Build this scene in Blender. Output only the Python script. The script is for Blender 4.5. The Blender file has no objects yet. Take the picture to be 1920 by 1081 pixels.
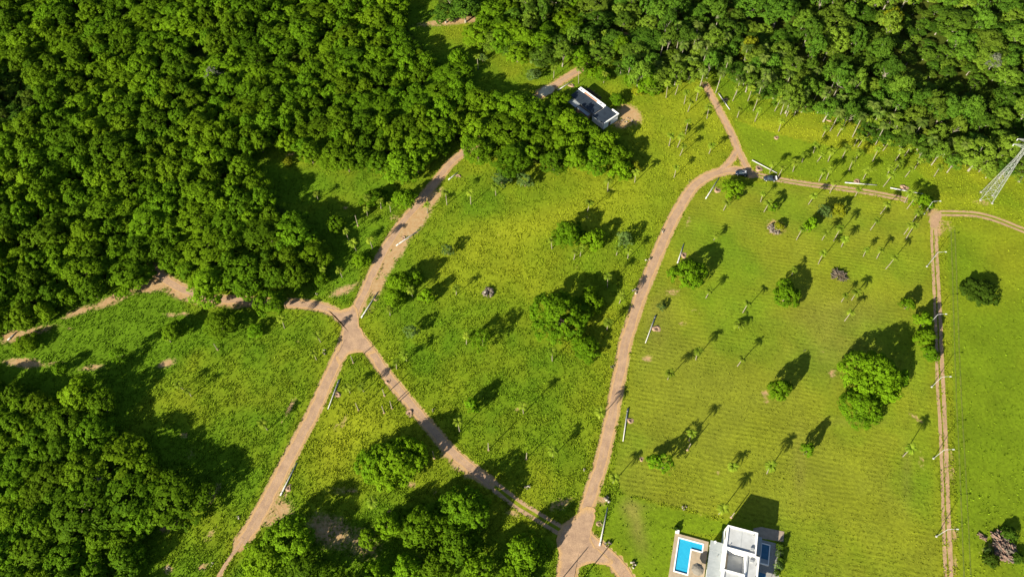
import bpy, bmesh, math, random
import numpy as np
from mathutils import Vector, Matrix

random.seed(11)
rng = np.random.default_rng(11)
R = math.radians
scene = bpy.context.scene
col = scene.collection

# ------------------------------------------------------------------ camera
F, TH, H = 1420.0, R(56.2), 220.0
cam_d = bpy.data.cameras.new('camera')
cam_d.sensor_width = 36.0
cam_d.lens = 36.0 * F / 1920.0
cam_d.clip_start = 1.0
cam_d.clip_end = 12000.0
cam = bpy.data.objects.new('camera', cam_d)
cam.location = (0, 0, H)
cam.rotation_euler = (R(90) - TH, 0, 0)
col.objects.link(cam)
scene.camera = cam

# ------------------------------------------------------------------ light
SUN_AZ, SUN_EL = R(42.0), R(23.0)      # shadows fall towards this azimuth (from +Y to +X)
world = bpy.data.worlds.new('World')
scene.world = world
world.use_nodes = True
wn = world.node_tree
wn.nodes.clear()
sky = wn.nodes.new('ShaderNodeTexSky')
sky.sky_type = 'NISHITA'
sky.sun_disc = False
sky.sun_elevation = SUN_EL
sky.sun_rotation = R(180) + SUN_AZ
sky.altitude = 300
bg = wn.nodes.new('ShaderNodeBackground')
bg.inputs['Strength'].default_value = 0.05
wo = wn.nodes.new('ShaderNodeOutputWorld')
wn.links.new(sky.outputs[0], bg.inputs[0])
wn.links.new(bg.outputs[0], wo.inputs[0])
sun_d = bpy.data.lights.new('sun', 'SUN')
sun_d.energy = 5.0
sun_d.angle = R(0.55)
sun_d.color = (1.0, 0.925, 0.76)
sun = bpy.data.objects.new('sun', sun_d)
dirv = Vector((math.sin(SUN_AZ) * math.cos(SUN_EL), math.cos(SUN_AZ) * math.cos(SUN_EL), -math.sin(SUN_EL)))
sun.rotation_euler = dirv.to_track_quat('-Z', 'Y').to_euler()
sun.location = (-80, -80, 120)
col.objects.link(sun)
vs = scene.view_settings
vs.view_transform = 'Standard'
vs.look = 'None'
vs.exposure = 1.45
vs.gamma = 1.0
vs.use_curve_mapping = False
scene.cycles.use_denoising = True
scene.cycles.max_bounces = 5
scene.cycles.diffuse_bounces = 3
scene.cycles.transmission_bounces = 3

# ------------------------------------------------------------------ pixel <-> place
def G(px, py, z=0.0):
    x = (px - 960.0) / F
    y = -(py - 540.5) / F
    d = (x, math.cos(TH) + y * math.sin(TH), -math.sin(TH) + y * math.cos(TH))
    t = (H - z) / -d[2]
    return Vector((d[0] * t, d[1] * t, z))

def PX(X, Y, Z=0.0):
    dz = Z - H
    dep = Y * math.cos(TH) - dz * math.sin(TH)
    up = Y * math.sin(TH) + dz * math.cos(TH)
    return 960.0 + F * X / dep, 540.5 - F * up / dep

def mpp(px, py, z=0.0):               # metres per photo pixel across the view at that place
    g = G(px, py, z)
    return (g.y * math.cos(TH) + (H - z) * math.sin(TH)) / F

def inside(poly, X, Y):
    poly = np.asarray(poly, float)
    x, y = np.asarray(X, float), np.asarray(Y, float)
    r = np.zeros(x.shape, bool)
    n = len(poly)
    for i in range(n):
        x0, y0 = poly[i]; x1, y1 = poly[(i + 1) % n]
        if y0 == y1: continue
        c = ((y0 > y) != (y1 > y)) & (x < (x1 - x0) * (y - y0) / (y1 - y0) + x0)
        r ^= c
    return r

def dist_line(pts, X, Y):
    best = np.full(np.shape(X), 1e9)
    for (a, b) in zip(pts[:-1], pts[1:]):
        ax, ay, bx, by = a[0], a[1], b[0], b[1]
        L2 = (bx - ax) ** 2 + (by - ay) ** 2 + 1e-9
        t = np.clip(((X - ax) * (bx - ax) + (Y - ay) * (by - ay)) / L2, 0, 1)
        best = np.minimum(best, np.hypot(X - ax - t * (bx - ax), Y - ay - t * (by - ay)))
    return best

def sstep(a, b, x):
    t = np.clip((x - a) / (b - a), 0, 1)
    return t * t * (3 - 2 * t)

def vnoise(X, Y, scale, seed=0):        # smooth value noise 0..1
    r = np.random.default_rng(seed).random((256, 256))
    x, y = X / scale, Y / scale
    xi, yi = np.floor(x).astype(int), np.floor(y).astype(int)
    fx, fy = x - xi, y - yi
    fx, fy = fx * fx * (3 - 2 * fx), fy * fy * (3 - 2 * fy)
    g = lambda i, j: r[i % 256, j % 256]
    return (g(xi, yi) * (1 - fx) + g(xi + 1, yi) * fx) * (1 - fy) + (g(xi, yi + 1) * (1 - fx) + g(xi + 1, yi + 1) * fx) * fy

def fbm(X, Y, scale, seed=0, o=4):
    s, a, t = 0, 1, 0
    for k in range(o):
        s = s + a * vnoise(X, Y, scale / 2 ** k, seed + k); t += a; a *= 0.55
    return s / t

def smooth_line(pts, step=1.2):
    """Catmull-Rom through ground points, resampled"""
    P = [Vector(p[:2]) for p in pts]
    P = [P[0] * 2 - P[1]] + P + [P[-1] * 2 - P[-2]]
    out = []
    for i in range(1, len(P) - 2):
        p0, p1, p2, p3 = P[i - 1], P[i], P[i + 1], P[i + 2]
        n = max(2, int((p2 - p1).length / step))
        for k in range(n):
            t = k / n
            out.append(0.5 * ((2 * p1) + (p2 - p0) * t + (2 * p0 - 5 * p1 + 4 * p2 - p3) * t * t + (3 * p1 - p0 - 3 * p2 + p3) * t ** 3))
    out.append(P[-2])
    return out

# ------------------------------------------------------------------ materials
def new_mat(name):
    m = bpy.data.materials.new(name)
    m.use_nodes = True
    nt = m.node_tree
    return m, nt, nt.nodes['Principled BSDF']

def N(nt, typ, **kw):
    n = nt.nodes.new(typ)
    for k, v in kw.items(): setattr(n, k, v)
    return n

def pm(name, c1, c2=None, scale=3.0, rough=0.8, bump=0.15, metallic=0.0, spec=0.3, coord='Object', detail=5):
    """procedural material: two colours mixed by noise, with fine relief"""
    m, nt, b = new_mat(name)
    c2 = c2 or tuple(x * 0.75 for x in c1)
    tc = N(nt, 'ShaderNodeTexCoord')
    no = N(nt, 'ShaderNodeTexNoise')
    no.inputs['Scale'].default_value = scale
    no.inputs['Detail'].default_value = detail
    nt.links.new(tc.outputs[coord], no.inputs['Vector'])
    mix = N(nt, 'ShaderNodeMix', data_type='RGBA')
    mix.inputs[6].default_value = (*c1, 1)
    mix.inputs[7].default_value = (*c2, 1)
    ramp = N(nt, 'ShaderNodeMapRange')
    ramp.inputs[1].default_value = 0.35; ramp.inputs[2].default_value = 0.68
    nt.links.new(no.outputs['Fac'], ramp.inputs[0])
    nt.links.new(ramp.outputs[0], mix.inputs[0])
    nt.links.new(mix.outputs[2], b.inputs['Base Color'])
    b.inputs['Roughness'].default_value = rough
    b.inputs['Metallic'].default_value = metallic
    b.inputs['Specular IOR Level'].default_value = spec
    if bump:
        bp = N(nt, 'ShaderNodeBump')
        bp.inputs['Strength'].default_value = bump
        bp.inputs['Distance'].default_value = 0.1
        nt.links.new(no.outputs['Fac'], bp.inputs['Height'])
        nt.links.new(bp.outputs[0], b.inputs['Normal'])
    return m

def leaf_mat(name, dark, light, odd, trans=0.25, oddw=0.5):
    m, nt, b = new_mat(name)
    at = N(nt, 'ShaderNodeAttribute', attribute_name='tint')
    oi = N(nt, 'ShaderNodeObjectInfo')
    mx = N(nt, 'ShaderNodeMix', data_type='RGBA')
    mx.inputs[6].default_value = (*dark, 1); mx.inputs[7].default_value = (*light, 1)
    nt.links.new(at.outputs['Fac'], mx.inputs[0])
    mx2 = N(nt, 'ShaderNodeMix', data_type='RGBA')
    mr = N(nt, 'ShaderNodeMapRange')
    mr.inputs[1].default_value = 0.2; mr.inputs[2].default_value = 1.0; mr.inputs[4].default_value = oddw
    nt.links.new(oi.outputs['Random'], mr.inputs[0])
    nt.links.new(mr.outputs[0], mx2.inputs[0])
    nt.links.new(mx.outputs[2], mx2.inputs[6])
    mx2.inputs[7].default_value = (*odd, 1)
    # every tree a little lighter or darker than its neighbour
    fr = N(nt, 'ShaderNodeMath', operation='MULTIPLY'); nt.links.new(oi.outputs['Random'], fr.inputs[0]); fr.inputs[1].default_value = 17.3
    f2 = N(nt, 'ShaderNodeMath', operation='FRACT'); nt.links.new(fr.outputs[0], f2.inputs[0])
    m3 = N(nt, 'ShaderNodeMapRange'); nt.links.new(f2.outputs[0], m3.inputs[0]); m3.inputs[3].default_value = 0.66; m3.inputs[4].default_value = 1.28
    sc = N(nt, 'ShaderNodeVectorMath', operation='SCALE'); nt.links.new(mx2.outputs[2], sc.inputs[0]); nt.links.new(m3.outputs[0], sc.inputs['Scale'])
    nt.links.new(sc.outputs[0], b.inputs['Base Color'])
    b.inputs['Roughness'].default_value = 0.7
    b.inputs['Specular IOR Level'].default_value = 0.04
    tr = N(nt, 'ShaderNodeBsdfTranslucent')
    nt.links.new(sc.outputs[0], tr.inputs['Color'])
    ms = N(nt, 'ShaderNodeMixShader')
    ms.inputs[0].default_value = trans
    out = nt.nodes['Material Output']
    nt.links.new(b.outputs[0], ms.inputs[1]); nt.links.new(tr.outputs[0], ms.inputs[2])
    nt.links.new(ms.outputs[0], out.inputs['Surface'])
    return m

M = {}
M['leaf_forest'] = leaf_mat('forest leaves', (0.030, 0.078, 0.003), (0.105, 0.205, 0.004), (0.128, 0.195, 0.004))
M['leaf_field'] = leaf_mat('field tree leaves', (0.036, 0.095, 0.003), (0.12, 0.225, 0.004), (0.12, 0.2, 0.004))
M['leaf_mixed'] = leaf_mat('mixed forest leaves', (0.024, 0.064, 0.006), (0.084, 0.172, 0.010), (0.13, 0.18, 0.014), oddw=0.65)
M['leaf_yellow'] = leaf_mat('yellow leaves', (0.09, 0.12, 0.005), (0.20, 0.21, 0.008), (0.16, 0.19, 0.007))
M['leaf_pale'] = leaf_mat('pale green leaves', (0.05, 0.10, 0.02), (0.12, 0.18, 0.04), (0.10, 0.16, 0.03))
M['leaf_dark'] = leaf_mat('dark leaves', (0.02, 0.045, 0.004), (0.05, 0.10, 0.006), (0.055, 0.09, 0.006))
M['leaf_grey'] = leaf_mat('grey twigs', (0.06, 0.07, 0.05), (0.13, 0.14, 0.09), (0.1, 0.11, 0.07), trans=0.05)
M['palm'] = leaf_mat('palm fronds', (0.09, 0.16, 0.008), (0.20, 0.27, 0.022), (0.22, 0.27, 0.022), trans=0.35)
M['palm_dark'] = leaf_mat('forest palm fronds', (0.065, 0.125, 0.014), (0.14, 0.20, 0.03), (0.16, 0.20, 0.035), trans=0.35)
M['bark'] = pm('bark', (0.16, 0.12, 0.085), (0.07, 0.052, 0.038), 4, 0.9, 0.4)
M['palm_bark'] = pm('palm bark', (0.24, 0.21, 0.15), (0.15, 0.125, 0.09), 3, 0.9, 0.3)
M['pale_bark'] = pm('pale bark', (0.26, 0.235, 0.185), (0.15, 0.13, 0.10), 3, 0.9, 0.3)
M['concrete'] = pm('pole concrete', (0.44, 0.43, 0.41), (0.30, 0.29, 0.275), 2.5, 0.75, 0.1)
M['concrete_dark'] = pm('grey concrete', (0.33, 0.32, 0.30), (0.24, 0.23, 0.21), 2.5, 0.85, 0.2)
M['galv'] = pm('galvanised steel', (0.44, 0.45, 0.45), (0.34, 0.35, 0.35), 5, 0.45, 0.03, 0.3, 0.5)
M['lattice'] = pm('lattice steel', (0.32, 0.34, 0.32), (0.24, 0.25, 0.24), 2, 0.55, 0.03, 0.2, 0.5)
M['soil'] = pm('red soil', (0.33, 0.215, 0.14), (0.22, 0.14, 0.09), 2.2, 0.95, 0.5)
M['dark_tone'] = pm('dark brown tone', (0.09, 0.05, 0.035), (0.05, 0.03, 0.02), 3, 0.95, 0.5)  # dark brown; also paints the shade inside the pole holes
M['rock'] = pm('rock', (0.17, 0.14, 0.11), (0.085, 0.07, 0.055), 1.6, 0.9, 0.5)
M['rock_pale'] = pm('pale rock', (0.38, 0.34, 0.28), (0.24, 0.21, 0.17), 1.6, 0.9, 0.4)
M['wood'] = pm('cut wood', (0.21, 0.135, 0.10), (0.10, 0.065, 0.05), 3, 0.9, 0.3)
M['wood_grey'] = pm('weathered branch', (0.12, 0.10, 0.075), (0.05, 0.042, 0.032), 3, 0.9, 0.3)
M['white'] = pm('white render', (0.80, 0.80, 0.78), (0.74, 0.73, 0.70), 1.2, 0.7, 0.03)
M['roof_white'] = pm('pale roof sheet', (0.44, 0.45, 0.455), (0.345, 0.35, 0.35), 0.45, 0.55, 0.03)
M['roof_grey'] = pm('grey roof slab', (0.31, 0.335, 0.345), (0.26, 0.285, 0.295), 0.6, 0.6, 0.05)
M['roof_dark'] = pm('dark roof sheet', (0.025, 0.036, 0.052), (0.016, 0.023, 0.035), 0.7, 0.65, 0.06)
M['deck'] = pm('sandstone deck', (0.38, 0.30, 0.21), (0.31, 0.245, 0.165), 1.0, 0.8, 0.08)
M['patio'] = pm('patio paving', (0.34, 0.27, 0.20), (0.26, 0.2, 0.15), 1.0, 0.85, 0.1)
M['window'] = pm('window glass', (0.03, 0.045, 0.06), (0.02, 0.03, 0.04), 1, 0.08, 0, 0, 0.6)
M['parasol'] = pm('taupe canvas', (0.20, 0.18, 0.15), (0.15, 0.135, 0.11), 2, 0.85, 0.05)
M['brick'] = pm('terracotta cladding', (0.48, 0.28, 0.2), (0.36, 0.2, 0.14), 2, 0.85, 0.2)
M['carpaint'] = pm('dark blue car paint', (0.012, 0.022, 0.045), (0.01, 0.018, 0.038), 2, 0.22, 0, 0.2, 0.6)
M['carpaint2'] = pm('dark grey blue car paint', (0.03, 0.042, 0.06), (0.024, 0.034, 0.05), 2, 0.25, 0, 0.2, 0.6)
M['rubber'] = pm('rubber', (0.02, 0.02, 0.02), (0.03, 0.03, 0.03), 5, 0.85, 0.1)
M['chrome'] = pm('bright trim', (0.75, 0.75, 0.76), (0.65, 0.65, 0.66), 3, 0.3, 0, 0.4, 0.5)
M['red_lens'] = pm('red lens', (0.4, 0.02, 0.02), None, 3, 0.3, 0)

def water_mat(name, c1, c2):
    m, nt, b = new_mat(name)
    tc = N(nt, 'ShaderNodeTexCoord')
    no = N(nt, 'ShaderNodeTexNoise'); no.inputs['Scale'].default_value = 1.1
    nt.links.new(tc.outputs['Object'], no.inputs['Vector'])
    mx = N(nt, 'ShaderNodeMix', data_type='RGBA')
    mx.inputs[6].default_value = (*c1, 1); mx.inputs[7].default_value = (*c2, 1)
    nt.links.new(no.outputs['Fac'], mx.inputs[0]); nt.links.new(mx.outputs[2], b.inputs['Base Color'])
    b.inputs['Roughness'].default_value = 0.08
    b.inputs['Specular IOR Level'].default_value = 0.5
    bp = N(nt, 'ShaderNodeBump'); bp.inputs['Strength'].default_value = 0.12; bp.inputs['Distance'].default_value = 0.05
    n2 = N(nt, 'ShaderNodeTexNoise'); n2.inputs['Scale'].default_value = 4.0
    nt.links.new(tc.outputs['Object'], n2.inputs['Vector'])
    nt.links.new(n2.outputs['Fac'], bp.inputs['Height']); nt.links.new(bp.outputs[0], b.inputs['Normal'])
    return m
M['water'] = water_mat('pool water', (0.02, 0.30, 0.50), (0.03, 0.38, 0.58))
M['water_deep'] = water_mat('dark spa water', (0.02, 0.09, 0.17), (0.05, 0.17, 0.28))

# ------------------------------------------------------------------ object helpers
def tag(o, label=None, cat=None, group=None, kind=None):
    if label: o['label'] = label
    if cat: o['category'] = cat
    if group: o['group'] = group
    if kind: o['kind'] = kind
    return o

def empty(name, loc=(0, 0, 0), rz=0.0, sc=1.0):
    o = bpy.data.objects.new(name, None)
    o.empty_display_size = 0.3
    o.location = loc; o.rotation_euler = (0, 0, rz); o.scale = (sc, sc, sc)
    col.objects.link(o)
    return o

def link(name, me, parent=None, loc=(0, 0, 0), rot=(0, 0, 0), sc=None):
    o = bpy.data.objects.new(name, me)
    o.location = loc; o.rotation_euler = rot
    if sc is not None: o.scale = sc if hasattr(sc, '__len__') else (sc, sc, sc)
    col.objects.link(o)
    if parent: o.parent = parent
    return o

def mesh_np(name, V, Fc, mat, attrs=None, smooth=False):
    """V (n,3); Fc (m,k) faces of equal size"""
    V = np.asarray(V, np.float32); Fc = np.asarray(Fc, np.int32)
    me = bpy.data.meshes.new(name)
    m, k = Fc.shape
    me.vertices.add(len(V)); me.vertices.foreach_set('co', V.ravel())
    me.loops.add(m * k); me.loops.foreach_set('vertex_index', Fc.ravel())
    me.polygons.add(m)
    me.polygons.foreach_set('loop_start', np.arange(0, m * k, k, dtype=np.int32))
    me.polygons.foreach_set('loop_total', np.full(m, k, np.int32))
    if smooth: me.polygons.foreach_set('use_smooth', np.ones(m, bool))
    for an, (typ, arr) in (attrs or {}).items():
        a = me.attributes.new(an, typ, 'POINT')
        if typ == 'FLOAT': a.data.foreach_set('value', np.asarray(arr, np.float32).ravel())
        else: a.data.foreach_set('color', np.asarray(arr, np.float32).ravel())
    me.update(calc_edges=True)
    if mat: me.materials.append(mat)
    return me

class MB:
    """collects verts and faces of one part"""
    def __init__(s): s.v = []; s.f = []
    def add(s, vs, fs):
        o = len(s.v); s.v += [tuple(v) for v in vs]; s.f += [tuple(i + o for i in f) for f in fs]; return s
    def box(s, x0, y0, z0, x1, y1, z1):
        return s.add([(x0, y0, z0), (x1, y0, z0), (x1, y1, z0), (x0, y1, z0), (x0, y0, z1), (x1, y0, z1), (x1, y1, z1), (x0, y1, z1)],
                     [(3, 2, 1, 0), (4, 5, 6, 7), (0, 1, 5, 4), (1, 2, 6, 5), (2, 3, 7, 6), (3, 0, 4, 7)])
    def prism(s, poly, z0, z1):
        n = len(poly)
        return s.add([(x, y, z0) for x, y in poly] + [(x, y, z1) for x, y in poly],
                     [tuple(range(n - 1, -1, -1)), tuple(range(n, 2 * n))] + [(i, (i + 1) % n, n + (i + 1) % n, n + i) for i in range(n)])
    def tube(s, pts, rad, n=8, cap=True):
        pts = [Vector(p) for p in pts]
        if not hasattr(rad, '__len__'): rad = [rad] * len(pts)
        vs, fs = [], []
        for i, p in enumerate(pts):
            d = (pts[min(i + 1, len(pts) - 1)] - pts[max(i - 1, 0)]).normalized()
            a = d.orthogonal().normalized() if abs(d.z) < 0.95 else Vector((1, 0, 0))
            a = (a - d * a.dot(d)).normalized(); b = d.cross(a)
            for k in range(n):
                t = 2 * math.pi * k / n
                vs.append(p + (a * math.cos(t) + b * math.sin(t)) * rad[i])
        for i in range(len(pts) - 1):
            for k in range(n):
                k2 = (k + 1) % n
                fs.append((i * n + k, i * n + k2, (i + 1) * n + k2, (i + 1) * n + k))
        if cap:
            fs.append(tuple(range(n - 1, -1, -1))); fs.append(tuple((len(pts) - 1) * n + k for k in range(n)))
        return s.add(vs, fs)
    def mesh(s, name, mat, smooth=False):
        me = bpy.data.meshes.new(name)
        me.from_pydata(s.v, [], s.f)
        if mat: me.materials.append(mat)
        if smooth:
            for p in me.polygons: p.use_smooth = True
        me.update()
        return me
    def build(s, name, mat, parent=None, smooth=False, **kw):
        return link(name, s.mesh(name, mat, smooth), parent, **kw)

# ================================================================== SETTING
# roads: centre line in photo pixels (on the ground) and width in metres
MAIN = [(1088, 1010), (1097, 965), (1113, 910), (1129, 860), (1143, 800), (1153, 748), (1163, 695), (1173, 640), (1186, 600), (1202, 552), (1220, 508), (1240, 460), (1262, 412), (1288, 366), (1312, 340), (1344, 324), (1382, 319), (1408, 326)]
NORTHEAST = [(1408, 328), (1396, 306), (1384, 282), (1374, 256), (1360, 228), (1346, 202), (1332, 176), (1322, 158)]
FORKW = [(1352, 320), (1368, 304), (1381, 284)]
EAST = [(1400, 323), (1443, 333), (1500, 343), (1560, 351), (1620, 359), (1680, 370), (1702, 376)]
SOUTHWEST = [(656, 610), (646, 645), (628, 684), (609, 726), (586, 776), (558, 828), (530, 882), (502, 936), (474, 985), (452, 1016)]
DIAG = [(656, 612), (690, 652), (726, 703), (772, 760), (808, 802), (846, 846), (886, 880), (918, 903)]
DIAG2 = [(910, 898), (940, 921), (976, 948), (1012, 970), (1048, 992), (1072, 1008)]
NORTH = [(654, 612), (672, 572), (690, 533), (708, 494), (727, 458), (752, 420), (780, 387), (806, 354), (832, 322), (848, 303), (900, 262), (950, 222), (990, 194), (1020, 174), (1052, 152), (1078, 136), (1112, 114), (1144, 94), (1176, 66)]
WEST = [(654, 606), (622, 582), (592, 573), (560, 569), (520, 568), (478, 566), (440, 562), (396, 560), (350, 546), (318, 528), (292, 510), (284, 490)]
SOUTH = [(1080, 990), (1074, 1020), (1066, 1055), (1062, 1100), (1060, 1150)]
SOUTHEAST = [(1088, 1000), (1118, 1024), (1148, 1048), (1172, 1078), (1190, 1120)]
RIGHT_L = [(1746, 412), (1748, 470), (1752, 560), (1756, 650), (1757.5, 720), (1762, 790), (1766, 880), (1769, 980), (1773, 1090), (1777, 1150)]
RIGHT_R = [(1754, 408), (1756, 470), (1761, 560), (1765, 650), (1768, 720), (1772, 790), (1775, 880), (1779, 980), (1784, 1090), (1789, 1150)]
BEND = [(1748, 420), (1758, 402), (1790, 400), (1830, 402), (1866, 411), (1900, 424), (1940, 440), (2000, 466)]
gl = lambda L: smooth_line([G(*p) for p in L])
ROADS = [('track', MAIN, 3.4, 0), ('track', NORTHEAST, 2.2, 0), ('track', FORKW, 1.9, 0), ('track', EAST, 2.6, 1.0), ('track', SOUTHWEST, 3.7, 0),
         ('track', DIAG, 2.9, 0), ('track', DIAG2, 3.1, 1.05), ('track', NORTH, 2.9, 0), ('track', WEST, 3.0, 0), ('track', SOUTH, 5.0, 0),
         ('track', SOUTHEAST, 4.0, 0), ('track', [(456, 1008), (440, 1032), (426, 1054), (410, 1080)], 1.1, 0), ('track', BEND, 2.7, 0.9)]
lines = [(gl(L), w, 0.95 if not r else 0.3) for (_, L, w, r) in ROADS]
lines += [(gl(RIGHT_L), 1.0, .3), (gl(RIGHT_R), 1.3, .3)]

# forest outlines (photo pixels at canopy height)
UPPER_LEFT = [(-140, -90), (760, -90), (745, 30), (770, 60), (800, 100), (850, 140), (900, 165), (950, 185), (1000, 205), (1060, 215), (1120, 235), (1160, 262), (1170, 288), (1120, 308), (1050, 312), (1000, 306), (940, 296), (890, 282), (852, 262), (812, 288), (780, 312), (740, 318), (690, 308), (650, 302), (600, 292), (550, 275), (505, 255), (470, 285), (465, 330), (510, 378), (555, 408), (588, 450), (580, 490), (550, 515), (490, 530), (430, 540), (370, 530), (345, 500), (310, 478), (265, 488), (225, 515), (180, 535), (120, 565), (60, 590), (0, 600), (-140, 610)]
LOWER_LEFT = [(-160, 720), (0, 725), (60, 735), (110, 770), (150, 780), (190, 800), (215, 850), (285, 870), (330, 905), (335, 940), (295, 975), (250, 1010), (230, 1060), (215, 1150), (-160, 1150)]
UPPER_RIGHT = [(760, -90), (2060, -90), (2060, 330), (1960, 335), (1890, 325), (1830, 318), (1780, 300), (1740, 280), (1700, 262), (1640, 245), (1580, 222), (1500, 198), (1440, 178), (1400, 150), (1350, 132), (1300, 128), (1262, 140), (1200, 150), (1178, 120), (1185, 95), (1160, 82), (1115, 88), (1085, 104), (1050, 114), (1000, 108), (950, 94), (905, 72), (880, 38), (830, 18)]
GULLY = [(1672, 60), (1700, 0), (1715, -50), (1775, -40), (1785, 60), (1815, 100), (1890, 120), (1895, 175), (1850, 205), (1770, 205), (1700, 180), (1650, 125)]
LEFT_GAP = [(-30, 130), (30, 125), (70, 175), (50, 240), (-30, 245)]
GAPS = [[(x - 16, y), (x, y - 12), (x + 18, y - 2), (x + 4, y + 13)] for (x, y) in ((1600, 70), (1480, 60), (1530, 20), (1330, 85), (1180, 45), (1700, 215), (1620, 175), (1800, 250), (980, 30), (1430, 90), (1840, 40), (1880, 75), (1380, 40), (1560, 150), (1250, 30), (1120, 25), (1900, 235), (1870, 200), (1440, 140), (1640, 120))]

# --- ground sheet: fine in view, coarse out to the horizon
xs = np.concatenate([[-6000, -2500, -900, -450], np.arange(-275, 275.1, 1.0), [450, 900, 2500, 6000]])
ys = np.concatenate([[-6000, -2500, -600, -100], np.arange(25, 345.1, 1.0), [450, 900, 2500, 6000]])
GX, GY = np.meshgrid(xs, ys)
dep = np.maximum(GY * math.cos(TH) + H * math.sin(TH), 5.0)
UPX = 960 + F * GX / dep
UPY = 540.5 - F * (GY * math.sin(TH) - H * math.cos(TH)) / dep

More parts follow.
